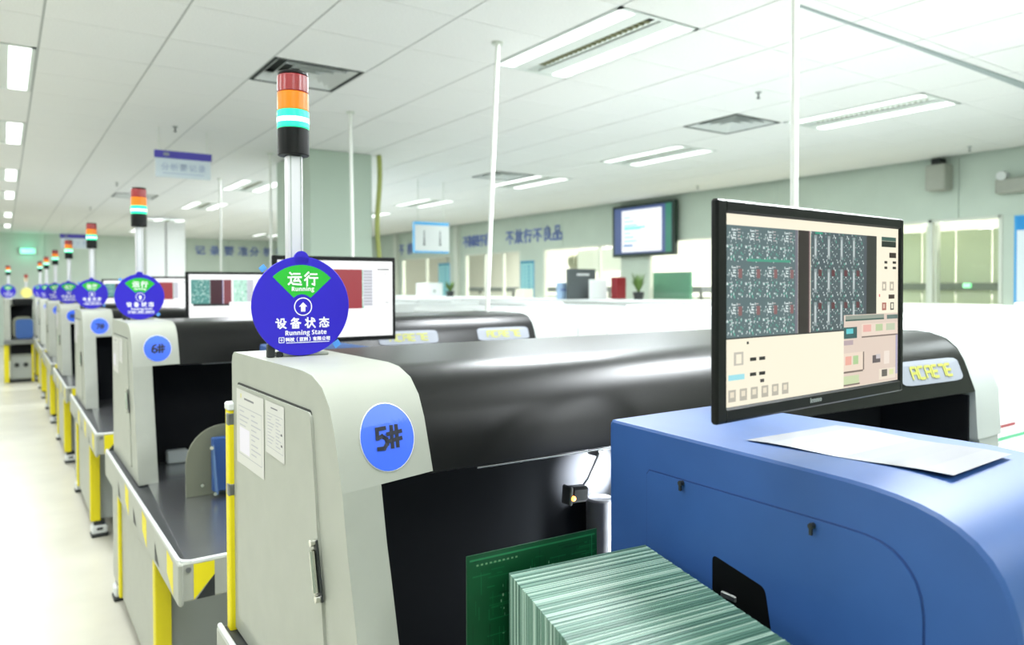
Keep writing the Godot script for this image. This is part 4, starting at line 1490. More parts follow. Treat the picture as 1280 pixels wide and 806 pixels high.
	# stack of boards and the board behind it
	var rng := RandomNumberGenerator.new()
	rng.seed = 3
	var bm := []
	for k in 2:
		sh = Shape.new()
		sh.cbox(Vector3(0.263, 0.352 + 0.0006 * k, 0.0021), 0.0003, Transform3D(Basis(), Vector3(0.1315, 0.176, 0)))
		bm.append(sh.mesh())
	var bmat := [paint(132, 166, 150, 0.45), paint(168, 194, 180, 0.45), paint(86, 124, 108, 0.45), paint(110, 148, 132, 0.45), paint(78, 114, 100, 0.4)]
	var turn := Basis(Vector3.UP, -0.115)
	for k in 130:
		var o := put("circuit_board", bm[k % 2], bmat[rng.randi() % 5], self, Vector3(0.637 - 0.28 * 0.0032 * k + rng.randf_range(-0.0008, 0.0008), 0.7075, -0.938 + 0.96 * 0.0032 * k))
		o.basis = turn
		tag(o, "pale green bare circuit board standing on edge in the packed stack", "circuit board", "circuit boards packed on edge")
	sh = Shape.new()
	var bo := Vector3(0.703, 0.7065, -0.955)
	var tilt := Transform3D(Basis(Vector3.RIGHT, -0.03) * Basis(Vector3.BACK, -0.02), bo)
	sh.cbox(Vector3(0.262, 0.376, 0.002), 0.0003, tilt * Transform3D(Basis(), Vector3(0, 0.191, -0.003)))
	var gb := thing("green_circuit_board", "dark green printed circuit board leaning behind the packed stack", "circuit board", bo)
	obj("board", sh, paint(16, 74, 44, 0.35), gb)
	sh = Shape.new()
	sh.quad(tilt * Vector3(-0.13, 0.005, -0.0015), tilt * Vector3(0.13, 0.005, -0.0015), tilt * Vector3(0.13, 0.378, -0.0015), tilt * Vector3(-0.13, 0.378, -0.0015), Vector3.BACK)
	obj("traces", sh, printed(board_print(), 0.35), gb)

	# lamp inside the opening, hidden bar light beside it
	var lp := thing("work_lamp", "small black work lamp with an orange light in the dark opening", "lamp", Vector3(1.15, 0.9, -1.33))
	sh = Shape.new()
	sh.cbox(Vector3(0.05, 0.036, 0.03), 0.006, Transform3D(Basis(Vector3.BACK, -0.08), Vector3(1.071, 1.03, -1.3)))
	obj("head", sh, M.black, lp)
	sh = Shape.new()
	sh.cbox(Vector3(0.008, 0.042, 0.034), 0.003, Transform3D(Basis(Vector3.BACK, -0.08), Vector3(1.043, 1.031, -1.3)))
	obj("head_rim", sh, M.steel, lp)
	sh = Shape.new()
	var bulb := Vector3(1.047, 1.026, -1.283)
	sh.lathe(PackedVector2Array([Vector2(0, -0.006), Vector2(0.004, -0.004), Vector2(0.006, 0), Vector2(0.004, 0.004), Vector2(0, 0.006)]), 12, Transform3D(Basis(), bulb))
	obj("led_lamp", sh, glow(255, 150, 40, 6.0), lp)
	sh = Shape.new()
	sh.tube(PackedVector3Array([Vector3(1.088, 1.044, -1.3), Vector3(1.105, 1.06, -1.3), Vector3(1.163, 1.103, -1.33)]), 0.003)
	obj("arm", sh, M.steel, lp)
	sh = Shape.new()
	sh.cbox(Vector3(0.01, 0.045, 0.04), 0.002, Transform3D(Basis(), Vector3(1.166, 1.118, -1.35)))
	sh.cbox(Vector3(0.04, 0.036, 0.04), 0.002, Transform3D(Basis(), Vector3(1.195, 1.126, -1.35)))
	obj("bracket", sh, M.dark, lp)
	sh = Shape.new()
	sh.lathe(PackedVector2Array([Vector2(0, 0), Vector2(0.034, 0), Vector2(0.034, 0.285), Vector2(0.03, 0.289), Vector2(0, 0.289)]), 24)
	var rol := put("roller", sh.mesh(), paint(92, 92, 95, 0.4), self, Vector3(1.172, 0.7072, -1.335))
	tag(rol, "upright dark roller catching light beside the blue console", "roller")
	var bar := thing("bar_light", "bright bar light behind the rear edge of the blue console", "light", Vector3(1.26, 0.7075, -1.25))
	sh = Shape.new()
	sh.cbox(Vector3(0.02, 0.42, 0.024), 0.004, Transform3D(Basis(), Vector3(1.272, 0.9185, -1.25)))
	obj("holder", sh, M.alu, bar)
	sh = Shape.new()
	sh.cbox(Vector3(0.01, 0.36, 0.016), 0.003, Transform3D(Basis(), Vector3(1.259, 0.9185, -1.25)))
	obj("tube", sh, glow(240, 248, 255, 3.0), bar)
	var al := AreaLight3D.new()
	al.name = "bar_glow"
	al.area_size = Vector2(0.36, 0.016)
	al.light_color = Color(0.94, 0.98, 1.0)
	al.light_energy = 0.3
	al.area_range = 20.0
	al.area_attenuation = 2.0
	al.shadow_enabled = true
	al.transform = Transform3D(Basis(Vector3.UP, PI / 2 - 0.6) * Basis(Vector3.BACK, PI / 2), Vector3(1.2515, 0.9185, -1.25) - Vector3(1.26, 0.7075, -1.25))
	bar.add_child(al, true)
	sh = Shape.new()
	sh.rod(Vector3(1.272, 1.062, -1.225), Vector3(1.262, 1.06, -1.24), 0.014, 16)
	obj("spot_lamp", sh, glow(245, 250, 255, 3.0), bar)
	var sp := SpotLight3D.new()
	sp.name = "spot_glow"
	sp.light_color = Color(0.96, 0.98, 1.0)
	sp.light_energy = 4.5
	sp.light_size = 0.012
	sp.spot_range = 20.0
	sp.spot_attenuation = 2.0
	sp.spot_angle = 30.0
	sp.spot_angle_attenuation = 0.9
	sp.shadow_enabled = true
	sp.transform = Transform3D(Basis.looking_at(Vector3(1.192, 1.05, -1.38) - Vector3(1.2605, 1.059, -1.2425)), Vector3(1.2605, 1.059, -1.2425) - Vector3(1.26, 0.7075, -1.25))
	bar.add_child(sp, true)

	# guide on the tray of machine 6#
	var gd := thing("board_guide", "grey rounded guard with a blue plate on the steel tray of machine 6#", "guard", Vector3(0.7, 0.706, -3.0))
	sh = Shape.new()
	var gp := PackedVector2Array([Vector2(0.562, 0.707), Vector2(0.90, 0.707), Vector2(0.90, 0.972), Vector2(0.70, 0.972)])
	for q in [[0.672, 0.969], [0.645, 0.96], [0.622, 0.947], [0.60, 0.928], [0.583, 0.905], [0.571, 0.878], [0.564, 0.85], [0.562, 0.82]]:
		gp.append(Vector2(q[0], q[1]))
	sh.along_z(gp, -3.012, -3.0)
	obj("guard_plate", sh, M.guard, gd)
	sh = Shape.new()
	sh.cbox(Vector3(0.25, 0.205, 0.03), 0.004, Transform3D(Basis(), Vector3(0.775, 0.826, -2.975)))
	obj("blue_plate", sh, paint(52, 88, 148, 0.4), gd)
	sh = Shape.new()
	sh.bar(Vector3(0.652, 0.725, -2.905), Vector3(0.652, 0.90, -2.965), 0.03, 0.005, Vector3.RIGHT)
	var br := obj("bracket", sh, paint(84, 116, 160, 0.4), gd)
	sh = Shape.new()
	for p in [Vector3(0.648, 0.895, -2.958), Vector3(0.645, 0.735, -2.895), Vector3(0.62, 0.75, -2.99)]:
		sh.rod(p, p + Vector3(-0.004, 0, 0.012), 0.007, 10)
	put("bolt", sh.mesh(Vector3(0.7, 0.706, -3.0)), M.chrome, br)
	box_thing("parts_box", "small light grey box at the back of the tray of machine 6#", "box", Vector3(0.60, 0.7075, -3.665), Vector3(0.69, 0.765, -3.61), M.grey)
	box_thing("parts_box", "second small grey box half behind the rounded guard", "box", Vector3(0.705, 0.7075, -3.66), Vector3(0.79, 0.77, -3.61), M.grey)

	# poles from the ceiling to the machines
	var pl := [[2.40, -1.66, 2.40, -1.66, "white power pole behind the large monitor"], [2.505, -3.79, 2.44, -3.82, "slightly leaning white power pole left of centre"], [2.45, -5.98, 2.47, -5.98, "thin white power pole in front of the pillar"], [2.46, -10.6, 2.46, -10.6, "thin white power pole left of the pillar"], [2.46, -8.3, 2.46, -8.3, "thin white power pole left of the back wall lettering"]]
	for p in pl:
		var a := Vector3(p[0], CEIL, p[1])
		var b := Vector3(p[2], 1.352, p[3])
		var o := thing("power_pole", p[4], "pole", b, "white power poles")
		sh = Shape.new()
		sh.rod(b, a, 0.014, 16)
		obj("tube", sh, M.pole, o)
		sh = Shape.new()
		sh.lathe(PackedVector2Array([Vector2(0, -0.012), Vector2(0.034, -0.012), Vector2(0.036, 0), Vector2(0, 0)]), 20, Transform3D(Basis(), a))
		obj("collar", sh, M.frame, o)

	# far machine at the end of the aisle
	far_machine()
	second_row()
	hall_things()


func far_machine() -> void:
	var b := Vector3(0.2, 0, -14.5)
	var o := thing("end_machine", "white machine with a blue grey box at the far end of the aisle", "machine", b)
	var sh := Shape.new()
	sh.cbox(Vector3(0.09, 1.0, 0.5), 0.01, Transform3D(Basis(), Vector3(0.05, 0.85, -14.5)))
	sh.cbox(Vector3(0.4, 0.12, 0.5), 0.02, Transform3D(Basis(), Vector3(0.2, 1.29, -14.55)))
	obj("frame", sh, M.white, o)
	sh = Shape.new()
	sh.box(Vector3(0.09, 0.62, -14.75), Vector3(0.40, 1.24, -14.55))
	obj("opening", sh, M.recess, o)
	sh = Shape.new()
	sh.cbox(Vector3(0.28, 0.12, 0.1), 0.02, Transform3D(Basis(), Vector3(0.26, 1.29, -14.3)))
	obj("hood", sh, M.black, o)
	sh = Shape.new()
	sh.along_z(rounded(rect(0.12, 0.70, 0.40, 1.05), 0.1), -14.5, -14.3)
	var f := obj("box_frame", sh, M.guard, o)
	sh = Shape.new()
	sh.along_z(rounded(rect(0.16, 0.70, 0.40, 1.01), 0.06), -14.3, -14.28)
	put("blue_face", sh.mesh(b), M.blue, f)
	sh = Shape.new()
	sh.box(Vector3(0.0, 0.62, -14.6), Vector3(0.40, 0.69, -14.1))
	obj("shelf", sh, M.steel, o)
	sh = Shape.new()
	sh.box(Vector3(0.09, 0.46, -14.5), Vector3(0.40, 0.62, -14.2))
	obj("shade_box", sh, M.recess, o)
	sh = Shape.new()
	sh.cbox(Vector3(0.31, 0.42, 0.4), 0.01, Transform3D(Basis(), Vector3(0.24, 0.26, -14.45)))
	var bp := obj("base", sh, M.grey, o)
	for x in [0.17, 0.29]:
		sh = Shape.new()
		sh.lathe(PackedVector2Array([Vector2(0, 0), Vector2(0.035, 0), Vector2(0.035, 0.01), Vector2(0, 0.01)]), 16, Transform3D(Basis(Vector3.RIGHT, PI / 2), Vector3(x, 0.28, -14.25)))
		put("fan", sh.mesh(b), M.dark, bp)
	sh = Shape.new()
	sh.box(Vector3(0.07, 0.0, -14.6), Vector3(0.40, 0.05, -14.25))
	obj("plinth", sh, M.dark, o)
	sh = Shape.new()
	sh.cbox(Vector3(0.07, 0.6, 0.06), 0.004, Transform3D(Basis(), Vector3(0.035, 0.31, -14.2)))
	obj("corner_strip", sh, M.yellow, o)
	sh = Shape.new()
	sh.cbox(Vector3(0.03, 0.6, 0.06), 0.004, Transform3D(Basis(), Vector3(0.385, 0.31, -14.2)))
	obj("corner_strip", sh, M.yellow, o)
	var t: Node3D = copy_of(get_node("signal_tower"), Vector3(-0.469, 0, -12.94), "faint signal tower on the machine at the aisle's end")
	t.position.y = 1.35
	t.scale = Vector3(1, 0.84, 1)
	copy_of(get_node("status_sign"), Vector3(-0.462, 0, -12.9), "small round blue sign on the machine at the aisle's end")
	var y := thing("yellow_sign", "pale yellow round sign beside the far blue sign", "sign", Vector3(0.322, 1.35, -14.6))
	sh = Shape.new()
	sh.lathe(PackedVector2Array([Vector2(0, 0), Vector2(0.085, 0), Vector2(0.085, 0.006), Vector2(0, 0.006)]), 32, Transform3D(Basis(Vector3.RIGHT, PI / 2), Vector3(0.322, 1.435, -14.6)))
	obj("disc", sh, paint(236, 222, 130, 0.5), y)
	var tw := thing("signal_tower", "unlit signal tower with a dim red top behind the yellow sign", "signal light", Vector3(0.318, 1.35, -14.66))
	sh = Shape.new()
	sh.rod(Vector3(0.318, 1.35, -14.66), Vector3(0.318, 1.62, -14.66), 0.014)
	obj("pole", sh, M.alu, tw)
	sh = Shape.new()
	sh.rod(Vector3(0.318, 1.62, -14.66), Vector3(0.318, 1.68, -14.66), 0.028)
	obj("amber_lens", sh, paint(196, 180, 150, 0.4), tw)
	sh = Shape.new()
	sh.rod(Vector3(0.318, 1.68, -14.66), Vector3(0.318, 1.74, -14.66), 0.028)
	obj("red_lens", sh, paint(150, 70, 60, 0.4), tw)


func second_row() -> void:
	# white covered machines of the next row
	var first: Node3D
	var names := ["nearest", "second", "third", "fourth", "fifth", "sixth"]
	for k in 6:
		if k == 0:
			var b := Vector3(4.5, 0, -1.9)
			first = thing("white_machine", "nearest white machine of the next row, behind the large monitor", "machine", b, "white machines of the next row")
			var sh := Shape.new()
			var o2 := rounded(rect(3.72, 0.12, 5.4, 1.31), 0.12, 8)
			sh.along_z(o2, -2.75, -1.0)
			var body := obj("cover", sh, M.bright, first)
			sh = Shape.new()
			sh.box(Vector3(3.716, 0.2, -1.86), Vector3(3.722, 1.18, -1.85))
			sh.box(Vector3(3.716, 0.2, -2.2), Vector3(3.722, 1.18, -2.19))
			put("seam", sh.mesh(b), M.grey, body)
			sh = Shape.new()
			sh.cbox(Vector3(0.5, 0.05, 0.9), 0.02, Transform3D(Basis(), Vector3(4.5, 1.325, -1.8)))
			obj("lid", sh, M.bright, first)
			sh = Shape.new()
			sh.cbox(Vector3(1.6, 0.12, 1.7), 0.01, Transform3D(Basis(), Vector3(4.56, 0.06, -1.875)))
			obj("plinth", sh, M.grey, first)
		else:
			copy_of(first, Vector3(0, 0, -2.3 * k), "%s white machine of the next row, beyond the black hoods" % names[k])
	# long low white cabinets along the windows
	var cab: Node3D
	for k in 8:
		var lab := "low white cabinet by the windows, %s from the near end" % ["first", "second", "third", "fourth", "fifth", "sixth", "seventh", "last"][k]
		if k == 0:
			var b := Vector3(6.75, 0, -2.2)
			cab = thing("low_cabinet", lab, "cabinet", b, "low white cabinets by the windows")
			var sh := Shape.new()
			sh.cbox(Vector3(0.9, 1.24, 2.36), 0.01, Transform3D(Basis(), Vector3(6.75, 0.66, -2.2)))
			var bd := obj("body", sh, M.bright, cab)
			sh = Shape.new()
			sh.cbox(Vector3(0.94, 0.05, 2.38), 0.008, Transform3D(Basis(), Vector3(6.75, 1.305, -2.2)))
			obj("worktop", sh, M.bright, cab)
			for q in [-0.6, 0.6]:
				sh = Shape.new()
				sh.cbox(Vector3(0.012, 1.1, 1.12), 0.004, Transform3D(Basis(), Vector3(6.297, 0.66, -2.2 + q)))
				var d := put("door", sh.mesh(b), M.bright, bd)
				d.set_meta("origin", b)
			sh = Shape.new()
			sh.cbox(Vector3(0.8, 0.05, 2.3), 0.004, Transform3D(Basis(), Vector3(6.75, 0.025, -2.2)))
			obj("plinth", sh, M.grey, cab)
		else:
			copy_of(cab, Vector3(0, 0, -2.4 * k), lab)
	var top := 1.33
	var put_on := func(called: String, label: String, cat: String, z: float, x: float, w: float, h: float, d: float, m: Material) -> MeshInstance3D:
		return box_thing(called, label, cat, Vector3(x, top, z - d / 2), Vector3(x + w, top + h, z + d / 2), m, "", 0.008)
	var of: MeshInstance3D = put_on.call("printer", "white box-shaped printer under the hanging light-box sign", "printer", -12.4, 6.45, 0.36, 0.25, 0.4, M.bright)
	var sh2 := Shape.new()
	sh2.cbox(Vector3(0.06, 0.06, 0.004), 0.001, Transform3D(Basis(), Vector3(0.0, 0.1, 0.202)))
	put("badge", sh2.mesh(), M.grey, of)
	var db: MeshInstance3D = put_on.call("display_board", "dark grey display board with white lettering on the cabinets", "board", -7.95, 6.38, 0.5, 0.42, 0.05, M.slate)
	sh2 = Shape.new()
	for i in 7:
		sh2.cbox(Vector3(0.022, 0.03, 0.003), 0.0005, Transform3D(Basis(), Vector3(-0.08 + i * 0.032, 0.34, 0.0265)))
	put("lettering", sh2.mesh(), M.paper, db)
	put_on.call("white_card", "white blank card standing before the dark display board", "card", -7.72, 6.58, 0.32, 0.27, 0.03, M.bright)
	put_on.call("red_box", "red box standing right of the white card", "box", -7.6, 6.92, 0.18, 0.30, 0.12, M.red)
	var bc: MeshInstance3D = put_on.call("blue_card", "pale blue card with blue writing left of the dark board", "card", -8.1, 6.32, 0.235, 0.23, 0.04, M.paleblue)
	sh2 = Shape.new()
	for i in 4:
		sh2.cbox(Vector3(0.034, 0.03, 0.002), 0.0005, Transform3D(Basis(), Vector3(-0.045 + i * 0.04, 0.13, 0.021)))
	put("lettering", sh2.mesh(), M.letter, bc)
	put_on.call("cardboard_box", "small cream box left of the pale blue card", "box", -9.2, 6.45, 0.2, 0.14, 0.2, M.cream)
	# potted plants
	for p in [[-12.0, 6.85, 0.22, "small potted plant right of the white printer"], [-7.2, 7.0, 0.3, "potted plant with a pale flower behind the red box"]]:
		var b := Vector3(p[1], top, p[0])
		var o := thing("potted_plant", p[3], "plant", b)
		var sh := Shape.new()
		sh.lathe(PackedVector2Array([Vector2(0, 0), Vector2(0.06, 0), Vector2(0.08, 0.1), Vector2(0.07, 0.1), Vector2(0.065, 0.08), Vector2(0, 0.08)]), 16, Transform3D(Basis(), b))
		obj("pot", sh, M.dark, o)
		sh = Shape.new()
		var rng := RandomNumberGenerator.new()
		rng.seed = 4
		for k in 40:
			var a := rng.randf() * TAU
			var h: float = p[2] * rng.randf_range(0.5, 1.0)
			var d := Vector3(cos(a), 0, sin(a))
			var s := Vector3(-d.z, 0, d.x) * 0.018
			var r0 := b + Vector3(0, 0.08, 0)
			var m0 := r0 + d * 0.05 + Vector3(0, h * 0.6, 0)
			sh.quad(r0 - s * 0.3, r0 + s * 0.3, m0 + s, m0 - s, d + Vector3.UP)
			sh.flat(m0 - s, m0 + s, r0 + d * 0.11 + Vector3(0, h, 0), d + Vector3.UP)
		var lf := obj("foliage", sh, M.leaf, o)
		lf.set_meta("kind", "stuff")
	# white bench with small items at the right edge
	var bb := Vector3(3.35, 0, -1.35)
	var be := thing("white_bench", "white bench at the right edge behind the machine's grey end", "bench", bb)
	var sb := Shape.new()
	sb.cbox(Vector3(0.56, 0.04, 1.1), 0.006, Transform3D(Basis(), Vector3(3.38, 0.84, -1.5)))
	obj("bench_top", sb, M.bright, be)
	for p in [Vector3(3.14, 0, -1.0), Vector3(3.62, 0, -1.0), Vector3(3.14, 0, -2.0), Vector3(3.62, 0, -2.0)]:
		sb = Shape.new()
		sb.cbox(Vector3(0.04, 0.82, 0.04), 0.004, Transform3D(Basis(), p + Vector3(0, 0.41, 0)))
		obj("leg", sb, M.grey, be)
	var wb := box_thing("carton", "white carton with red print and a green edge on the right bench", "box", Vector3(3.18, 0.86, -1.62), Vector3(3.62, 1.1, -1.34), M.bright)
	sh2 = Shape.new()
	sh2.cbox(Vector3(0.16, 0.012, 0.003), 0.0005, Transform3D(Basis(), Vector3(-0.04, 0.07, 0.1412)))
	put("red_print", sh2.mesh(), M.red, wb)
	sh2 = Shape.new()
	sh2.cbox(Vector3(0.44, 0.014, 0.003), 0.0005, Transform3D(Basis(), Vector3(0, 0.02, 0.1412)))
	put("green_edge", sh2.mesh(), paint(40, 140, 90, 0.5), wb)
	box_thing("control_box", "grey control box on the white machine at the right edge", "box", Vector3(3.95, 1.312, -1.55), Vector3(4.2, 1.42, -1.35), M.grey)


func hall_things() -> void:
	var sh: Shape
	# edge pipe beside the pillar
	sh = Shape.new()
	var pts := PackedVector3Array()
	for k in 25:
		var y := 2.985 - k * 1.9 / 24.0
		pts.append(Vector3(3.50 + 0.018 * sin(k * 0.42 + 0.5), y, -7.74))
	sh.tube(pts, 0.028, 10)
	var pi := put("hose", sh.mesh(Vector3(3.5, 1.08, -7.74)), paint(164, 172, 96, 0.5), self, Vector3(3.5, 1.08, -7.74))
	tag(pi, "olive green hose hanging down the pillar's right edge", "hose")
	# signs
	hung_sign("violet topped hanging sign over the row, behind the signal towers", Vector3(1.414, 2.655, -7.5), 0.5, 0.245, "分析要记录")
	hung_sign("small far hanging sign with a violet top near the back wall", Vector3(1.26, 2.49, -18.0), 0.54, 0.3, "分析记录")
	var c := Vector3(4.95, 2.195, -9.2)
	var o := thing("light_box_sign", "white hanging light box with a blue top and two dark marks", "sign", c)
	sh = Shape.new()
	sh.cbox(Vector3(0.54, 0.43, 0.08), 0.006, Transform3D(Basis(), c))
	obj("box", sh, M.sky, o)
	sh = Shape.new()
	sh.cbox(Vector3(0.538, 0.36, 0.006), 0.001, Transform3D(Basis(), c + Vector3(0, -0.01, 0.041)))
	var fc := obj("face", sh, M.bright, o)
	for x in [-0.13, 0.12]:
		sh = Shape.new()
		sh.cbox(Vector3(0.012, 0.19, 0.002), 0.0004, Transform3D(Basis(), c + Vector3(x, 0.0, 0.0445)))
		for q in [[-0.06, 0.026], [-0.1, 0.034], [-0.02, 0.02]]:
			sh.cbox(Vector3(q[1], 0.022, 0.002), 0.0004, Transform3D(Basis(), c + Vector3(x, q[0], 0.0446)))
		put("mark", sh.mesh(c), M.slate, fc)
	sh = Shape.new()
	for s in [-0.2, 0.2]:
		sh.rod(c + Vector3(s, 0.21, 0), Vector3(c.x + s, CEIL + 0.004, c.z), 0.004, 8)
	obj("hanger", sh, M.frame, o)
	# exit sign on the back wall
	c = Vector3(0.56, 2.51, -23.66)
	o = thing("exit_sign", "glowing green exit sign on the back wall above the aisle", "sign", c)
	sh = Shape.new()
	sh.cbox(Vector3(0.38, 0.17, 0.06), 0.01, Transform3D(Basis(), c))
	obj("box", sh, M.grey, o)
	sh = Shape.new()
	sh.cbox(Vector3(0.36, 0.15, 0.01), 0.002, Transform3D(Basis(), c + Vector3(0, 0, 0.033)))
	obj("sign_face", sh, glow(0, 190, 130, 0.85), o)
	sh = Shape.new()
	sh.bar(c + Vector3(-0.1, 0, 0.039), c + Vector3(0.1, 0, 0.039), 0.03, 0.002, Vector3.BACK)
	sh.flat(c + Vector3(-0.15, 0, 0.04), c + Vector3(-0.08, 0.05, 0.04), c + Vector3(-0.08, -0.05, 0.04), Vector3.BACK)
	obj("sign_arrow", sh, glow(150, 240, 215, 0.9), o)
	var l := OmniLight3D.new()
	l.name = "sign_light"
	l.light_color = Color8(60, 255, 200)
	l.light_energy = 0.05
	l.light_size = 0.1
	l.omni_range = 40.0
	l.shadow_enabled = true
	l.position = Vector3(0, 0, 0.2)
	o.add_child(l, true)
	# hall screen on the right wall
	c = Vector3(9.02, 2.465, -9.13)
	o = thing("wall_screen", "large dark framed television high on the right wall", "screen", c)
	sh = Shape.new()
	var z0 := -9.87
	var z1 := -8.39
	sh.cbox(Vector3(0.09, 0.895, z1 - z0), 0.01, Transform3D(Basis(), Vector3(9.0, 2.465, (z0 + z1) / 2)))
	obj("case", sh, M.tvcase, o)
	sh = Shape.new()
	sh.quad(Vector3(8.953, 2.07, z0 + 0.06), Vector3(8.953, 2.07, z1 - 0.06), Vector3(8.953, 2.865, z1 - 0.06), Vector3(8.953, 2.865, z0 + 0.06), Vector3.LEFT)
	var im := screen_hall()
	obj("screen", sh, lit_print(im, 0.9), o)
	sh = Shape.new()
	sh.cbox(Vector3(0.1, 0.5, 0.6), 0.01, Transform3D(Basis(), Vector3(9.06, 2.465, -9.1)))
	obj("mount", sh, M.dark, o)
	# boxes under the ceiling at right
	c = Vector3(8.98, 2.60, -4.3)
	o = thing("wall_speaker", "white box speaker under the ceiling on the right wall", "speaker", c)
	sh = Shape.new()
	sh.cbox(Vector3(0.2, 0.3, 0.22), 0.012, Transform3D(Basis(), c + Vector3(0, 0.15, 0)))
	obj("case", sh, M.white, o)
	sh = Shape.new()
	sh.cbox(Vector3(0.16, 0.08, 0.1), 0.01, Transform3D(Basis(), c + Vector3(0.03, 0.335, -0.02)))
	obj("bracket", sh, M.dark, o)
	c = Vector3(8.95, 2.5, -3.5)
	o = thing("emergency_light", "white twin-head emergency light at the right edge of the wall", "light", c)
	sh = Shape.new()
	sh.cbox(Vector3(0.12, 0.16, 0.42), 0.015, Transform3D(Basis(), c + Vector3(0.08, 0.08, 0)))
	obj("case", sh, M.white, o)
	for z in [-0.14, 0.14]:
		sh = Shape.new()
		sh.rod(c + Vector3(0.09, 0.2, z), c + Vector3(0.0, 0.19, z), 0.05, 16)
		obj("lamp_head", sh, M.bright, o)
	# posters
	var post := func(label: String, z0p: float, z1p: float, y0: float, y1: float, m: Material) -> void:
		var s := Shape.new()
		var b := Vector3(9.088, y0, (z0p + z1p) / 2)
		s.cbox(Vector3(0.012, y1 - y0, absf(z1p - z0p)), 0.002, Transform3D(Basis(), Vector3(9.09, (y0 + y1) / 2, b.z)))
		var p := put("poster", s.mesh(b), M.sky, self, b)
		tag(p, label, "poster", "posters on the right wall")
		s = Shape.new()
		s.quad(Vector3(9.0835, y0 + 0.01, minf(z0p, z1p) + 0.01), Vector3(9.0835, y0 + 0.01, maxf(z0p, z1p) - 0.01), Vector3(9.0835, y1 - 0.01, maxf(z0p, z1p) - 0.01), Vector3(9.0835, y1 - 0.01, minf(z0p, z1p) + 0.01), Vector3.LEFT)
		put("print", s.mesh(b), m, p)
	var pp := printed(poster_print())
	var tp := printed(tint_print())
	post.call("blue and white poster at the right edge of the photograph", -3.56, -2.8, 1.27, 2.26, pp)
	post.call("tall pale turquoise poster between the windows under the lettering", -12.9, -12.42, 1.28, 2.05, tp)
	post.call("narrow blue topped poster beside the wall post", -15.95, -16.5, 1.3, 2.1, tp)
	# lettering on the walls
	var zs := 9.092
	var st := Vector3(0, 0, 0.34)
	slogan("slogan", "不放行不良品", "blue wall lettering nearest the hall screen, six characters", Vector3(zs, 2.58, -13.3), Vector3(0, 0, 0.335), 0.31, Vector3.LEFT)
	slogan("slogan", "不制造不良", "blue wall lettering right of the wall post, five characters", Vector3(zs, 2.58, -15.15), Vector3(0, 0, 0.235), 0.29, Vector3.LEFT)
	slogan("slogan", "不接受不良品", "blue wall lettering behind the hanging light box", Vector3(zs, 2.55, -18.6), Vector3(0, 0, 0.5), 0.31, Vector3.LEFT)
	slogan("slogan", "记录要准", "blue lettering on the back wall left of the thin pole", Vector3(4.9, 2.64, -23.69), Vector3(0.42, 0, 0), 0.3, Vector3.BACK)
	slogan("slogan", "分析数", "blue lettering on the back wall beside the pillar", Vector3(6.5, 2.64, -23.69), Vector3(0.42, 0, 0), 0.3, Vector3.BACK)
	# tall pale cabinets before the back wall
	for k in 2:
		var x0: float = [2.44, 2.83][k]
		var bb := Vector3(x0 + 0.19, 0, -17.2)
		o = thing("tall_cabinet", ["tall white cabinet nearly to the ceiling, left of a pair", "tall white cabinet nearly to the ceiling, right of a pair"][k], "cabinet", bb, "tall white cabinets")
		sh = Shape.new()
		sh.cbox(Vector3(0.37, 2.9, 0.6), 0.01, Transform3D(Basis(), bb + Vector3(0, 1.45, 0)))
		obj("body", sh, M.bright, o)
		sh = Shape.new()
		sh.cbox(Vector3(0.34, 2.7, 0.014), 0.004, Transform3D(Basis(), bb + Vector3(0, 1.4, 0.303)))
		var d := obj("door", sh, M.bright, o)
		sh = Shape.new()
		sh.cbox(Vector3(0.016, 0.14, 0.02), 0.004, Transform3D(Basis(), bb + Vector3(0.13, 1.2, 0.318)))
		put("handle", sh.mesh(bb), M.grey, d)
	# sprinklers
	for p in [[219, 158, "ceiling sprinkler above the violet hanging sign"], [948, 115, "ceiling sprinkler beside the white power pole"], [1212, 183, "ceiling sprinkler over the right wall"], [872, 232, "ceiling sprinkler above the hall screen"], [146, 228, "ceiling sprinkler left of the second signal tower"], [113, 259, "far ceiling sprinkler above the third signal tower"]]:
		var d := Basis(Vector3(0.82411442, -0.00352325, 0.5664124), Vector3(0.01253139, 0.99984931, -0.01201346), Vector3(-0.56628472, 0.0169984, 0.82403438)) * Vector3((p[0] - 640.0) / 926.0, -(p[1] - 374.5) / 926.0, -1.0)
		var b := Vector3(0, 1.5, 0) + d * ((CEIL - 1.5) / d.y)
		o = thing("sprinkler", p[2], "sprinkler", b, "ceiling sprinklers")
		sh = Shape.new()
		sh.lathe(PackedVector2Array([Vector2(0, -0.01), Vector2(0.022, -0.008), Vector2(0.025, 0), Vector2(0, 0)]), 16, Transform3D(Basis(), b))
		obj("plate", sh, M.grey, o)
		sh = Shape.new()
		sh.rod(b + Vector3(0, -0.045, 0), b + Vector3(0, -0.008, 0), 0.006, 10)
		sh.lathe(PackedVector2Array([Vector2(0, -0.05), Vector2(0.015, -0.05), Vector2(0.015, -0.046), Vector2(0, -0.046)]), 12, Transform3D(Basis(), b))
		obj("head", sh, M.slate, o)
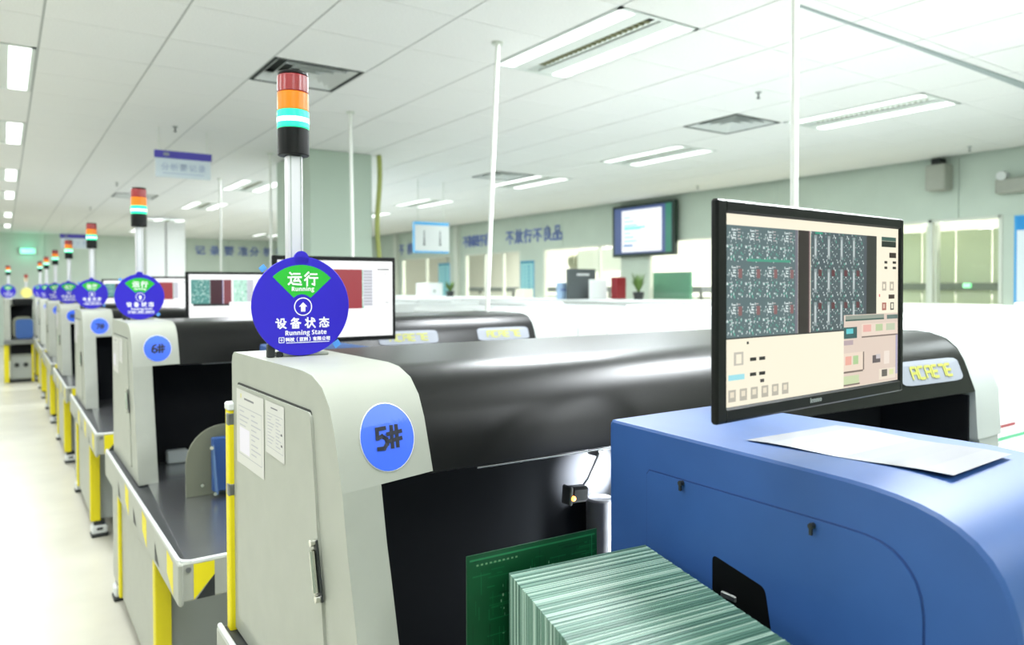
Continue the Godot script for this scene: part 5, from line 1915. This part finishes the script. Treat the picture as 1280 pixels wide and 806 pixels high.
	# equipment behind the windows
	for k in 5:
		var zc: float = [-5.0, -8.0, -11.0, -14.2, -17.4][k]
		var lab: String = ["nearest", "second", "third", "fourth", "farthest"][k]
		var b := Vector3(11.4, 0, zc)
		o = thing("shelf_rack", "%s rack with a dark shelf behind the windows" % lab, "rack", b, "racks behind the windows")
		sh = Shape.new()
		sh.cbox(Vector3(0.6, 0.12, 2.6), 0.006, Transform3D(Basis(), b + Vector3(0, 1.44, 0)))
		obj("shelf", sh, M.slate, o)
		for q in [[-0.26, -1.25], [0.26, -1.25], [-0.26, 1.25], [0.26, 1.25]]:
			sh = Shape.new()
			sh.cbox(Vector3(0.05, 1.38, 0.05), 0.004, Transform3D(Basis(), b + Vector3(q[0], 0.69, q[1])))
			obj("post", sh, M.dark, o)
		var w := box_thing("equipment_cabinet", "%s white equipment cabinet under the dark shelf behind the windows" % lab, "cabinet", b + Vector3(-0.2, 0, -1.1), b + Vector3(0.24, 1.30, 1.1), M.bright, "white cabinets behind the windows")
		sh = Shape.new()
		sh.cbox(Vector3(0.01, 0.9, 0.9), 0.003, Transform3D(Basis(), Vector3(-0.225, 0.7, 0.5)))
		put("door", sh.mesh(), M.bright, w)
	box_thing("green_board", "dark green board standing behind the window below the television", "board", Vector3(9.5, 0, -9.9), Vector3(9.56, 1.75, -8.55), paint(62, 130, 104, 0.5))
	for k in 4:
		var zc := -3.95 - k * 0.42
		box_thing("strip_curtain", "hanging olive strip curtain behind the near window, %s from the right" % ["first", "second", "third", "fourth"][k], "curtain", Vector3(10.0, 0.0, zc - 0.2), Vector3(10.03, 2.2, zc + 0.2), M.curtain, "strip curtains behind the near window")
	box_thing("dark_rail", "dark horizontal rail before the olive strip curtains", "rail", Vector3(9.93, 1.44, -5.6), Vector3(9.975, 1.53, -3.72), M.railgrey)
	box_thing("pale_post", "pale mint post behind the near window beside the monitor", "post", Vector3(9.6, 0, -4.75), Vector3(9.7, 2.9, -4.62), M.frame)
	var dz := box_thing("air_duct", "white box duct behind the second window", "duct", Vector3(10.9, 1.85, -13.2), Vector3(11.6, 2.35, -11.2), M.bright)
	sh = Shape.new()
	sh.rod(Vector3(-0.2, 0.25, -1.05), Vector3(-0.2, 0.25, -1.3), 0.2, 20)
	put("round_mouth", sh.mesh(), M.guard, dz)
	sh = Shape.new()
	sh.rod(Vector3(0.2, 0.5, 0.6), Vector3(0.2, 1.15, 0.6), 0.01, 8)
	sh.rod(Vector3(0.2, 0.5, -0.6), Vector3(0.2, 1.15, -0.6), 0.01, 8)
	put("hanger", sh.mesh(), M.frame, dz)
	c = Vector3(9.91, 1.5, -4.4)
	var gl := thing("green_indicator", "small green indicator light behind the near window", "light", c)
	sh = Shape.new()
	sh.cbox(Vector3(0.045, 0.06, 0.09), 0.01, Transform3D(Basis(), c))
	obj("lamp", sh, glow(10, 220, 120, 1.4), gl)
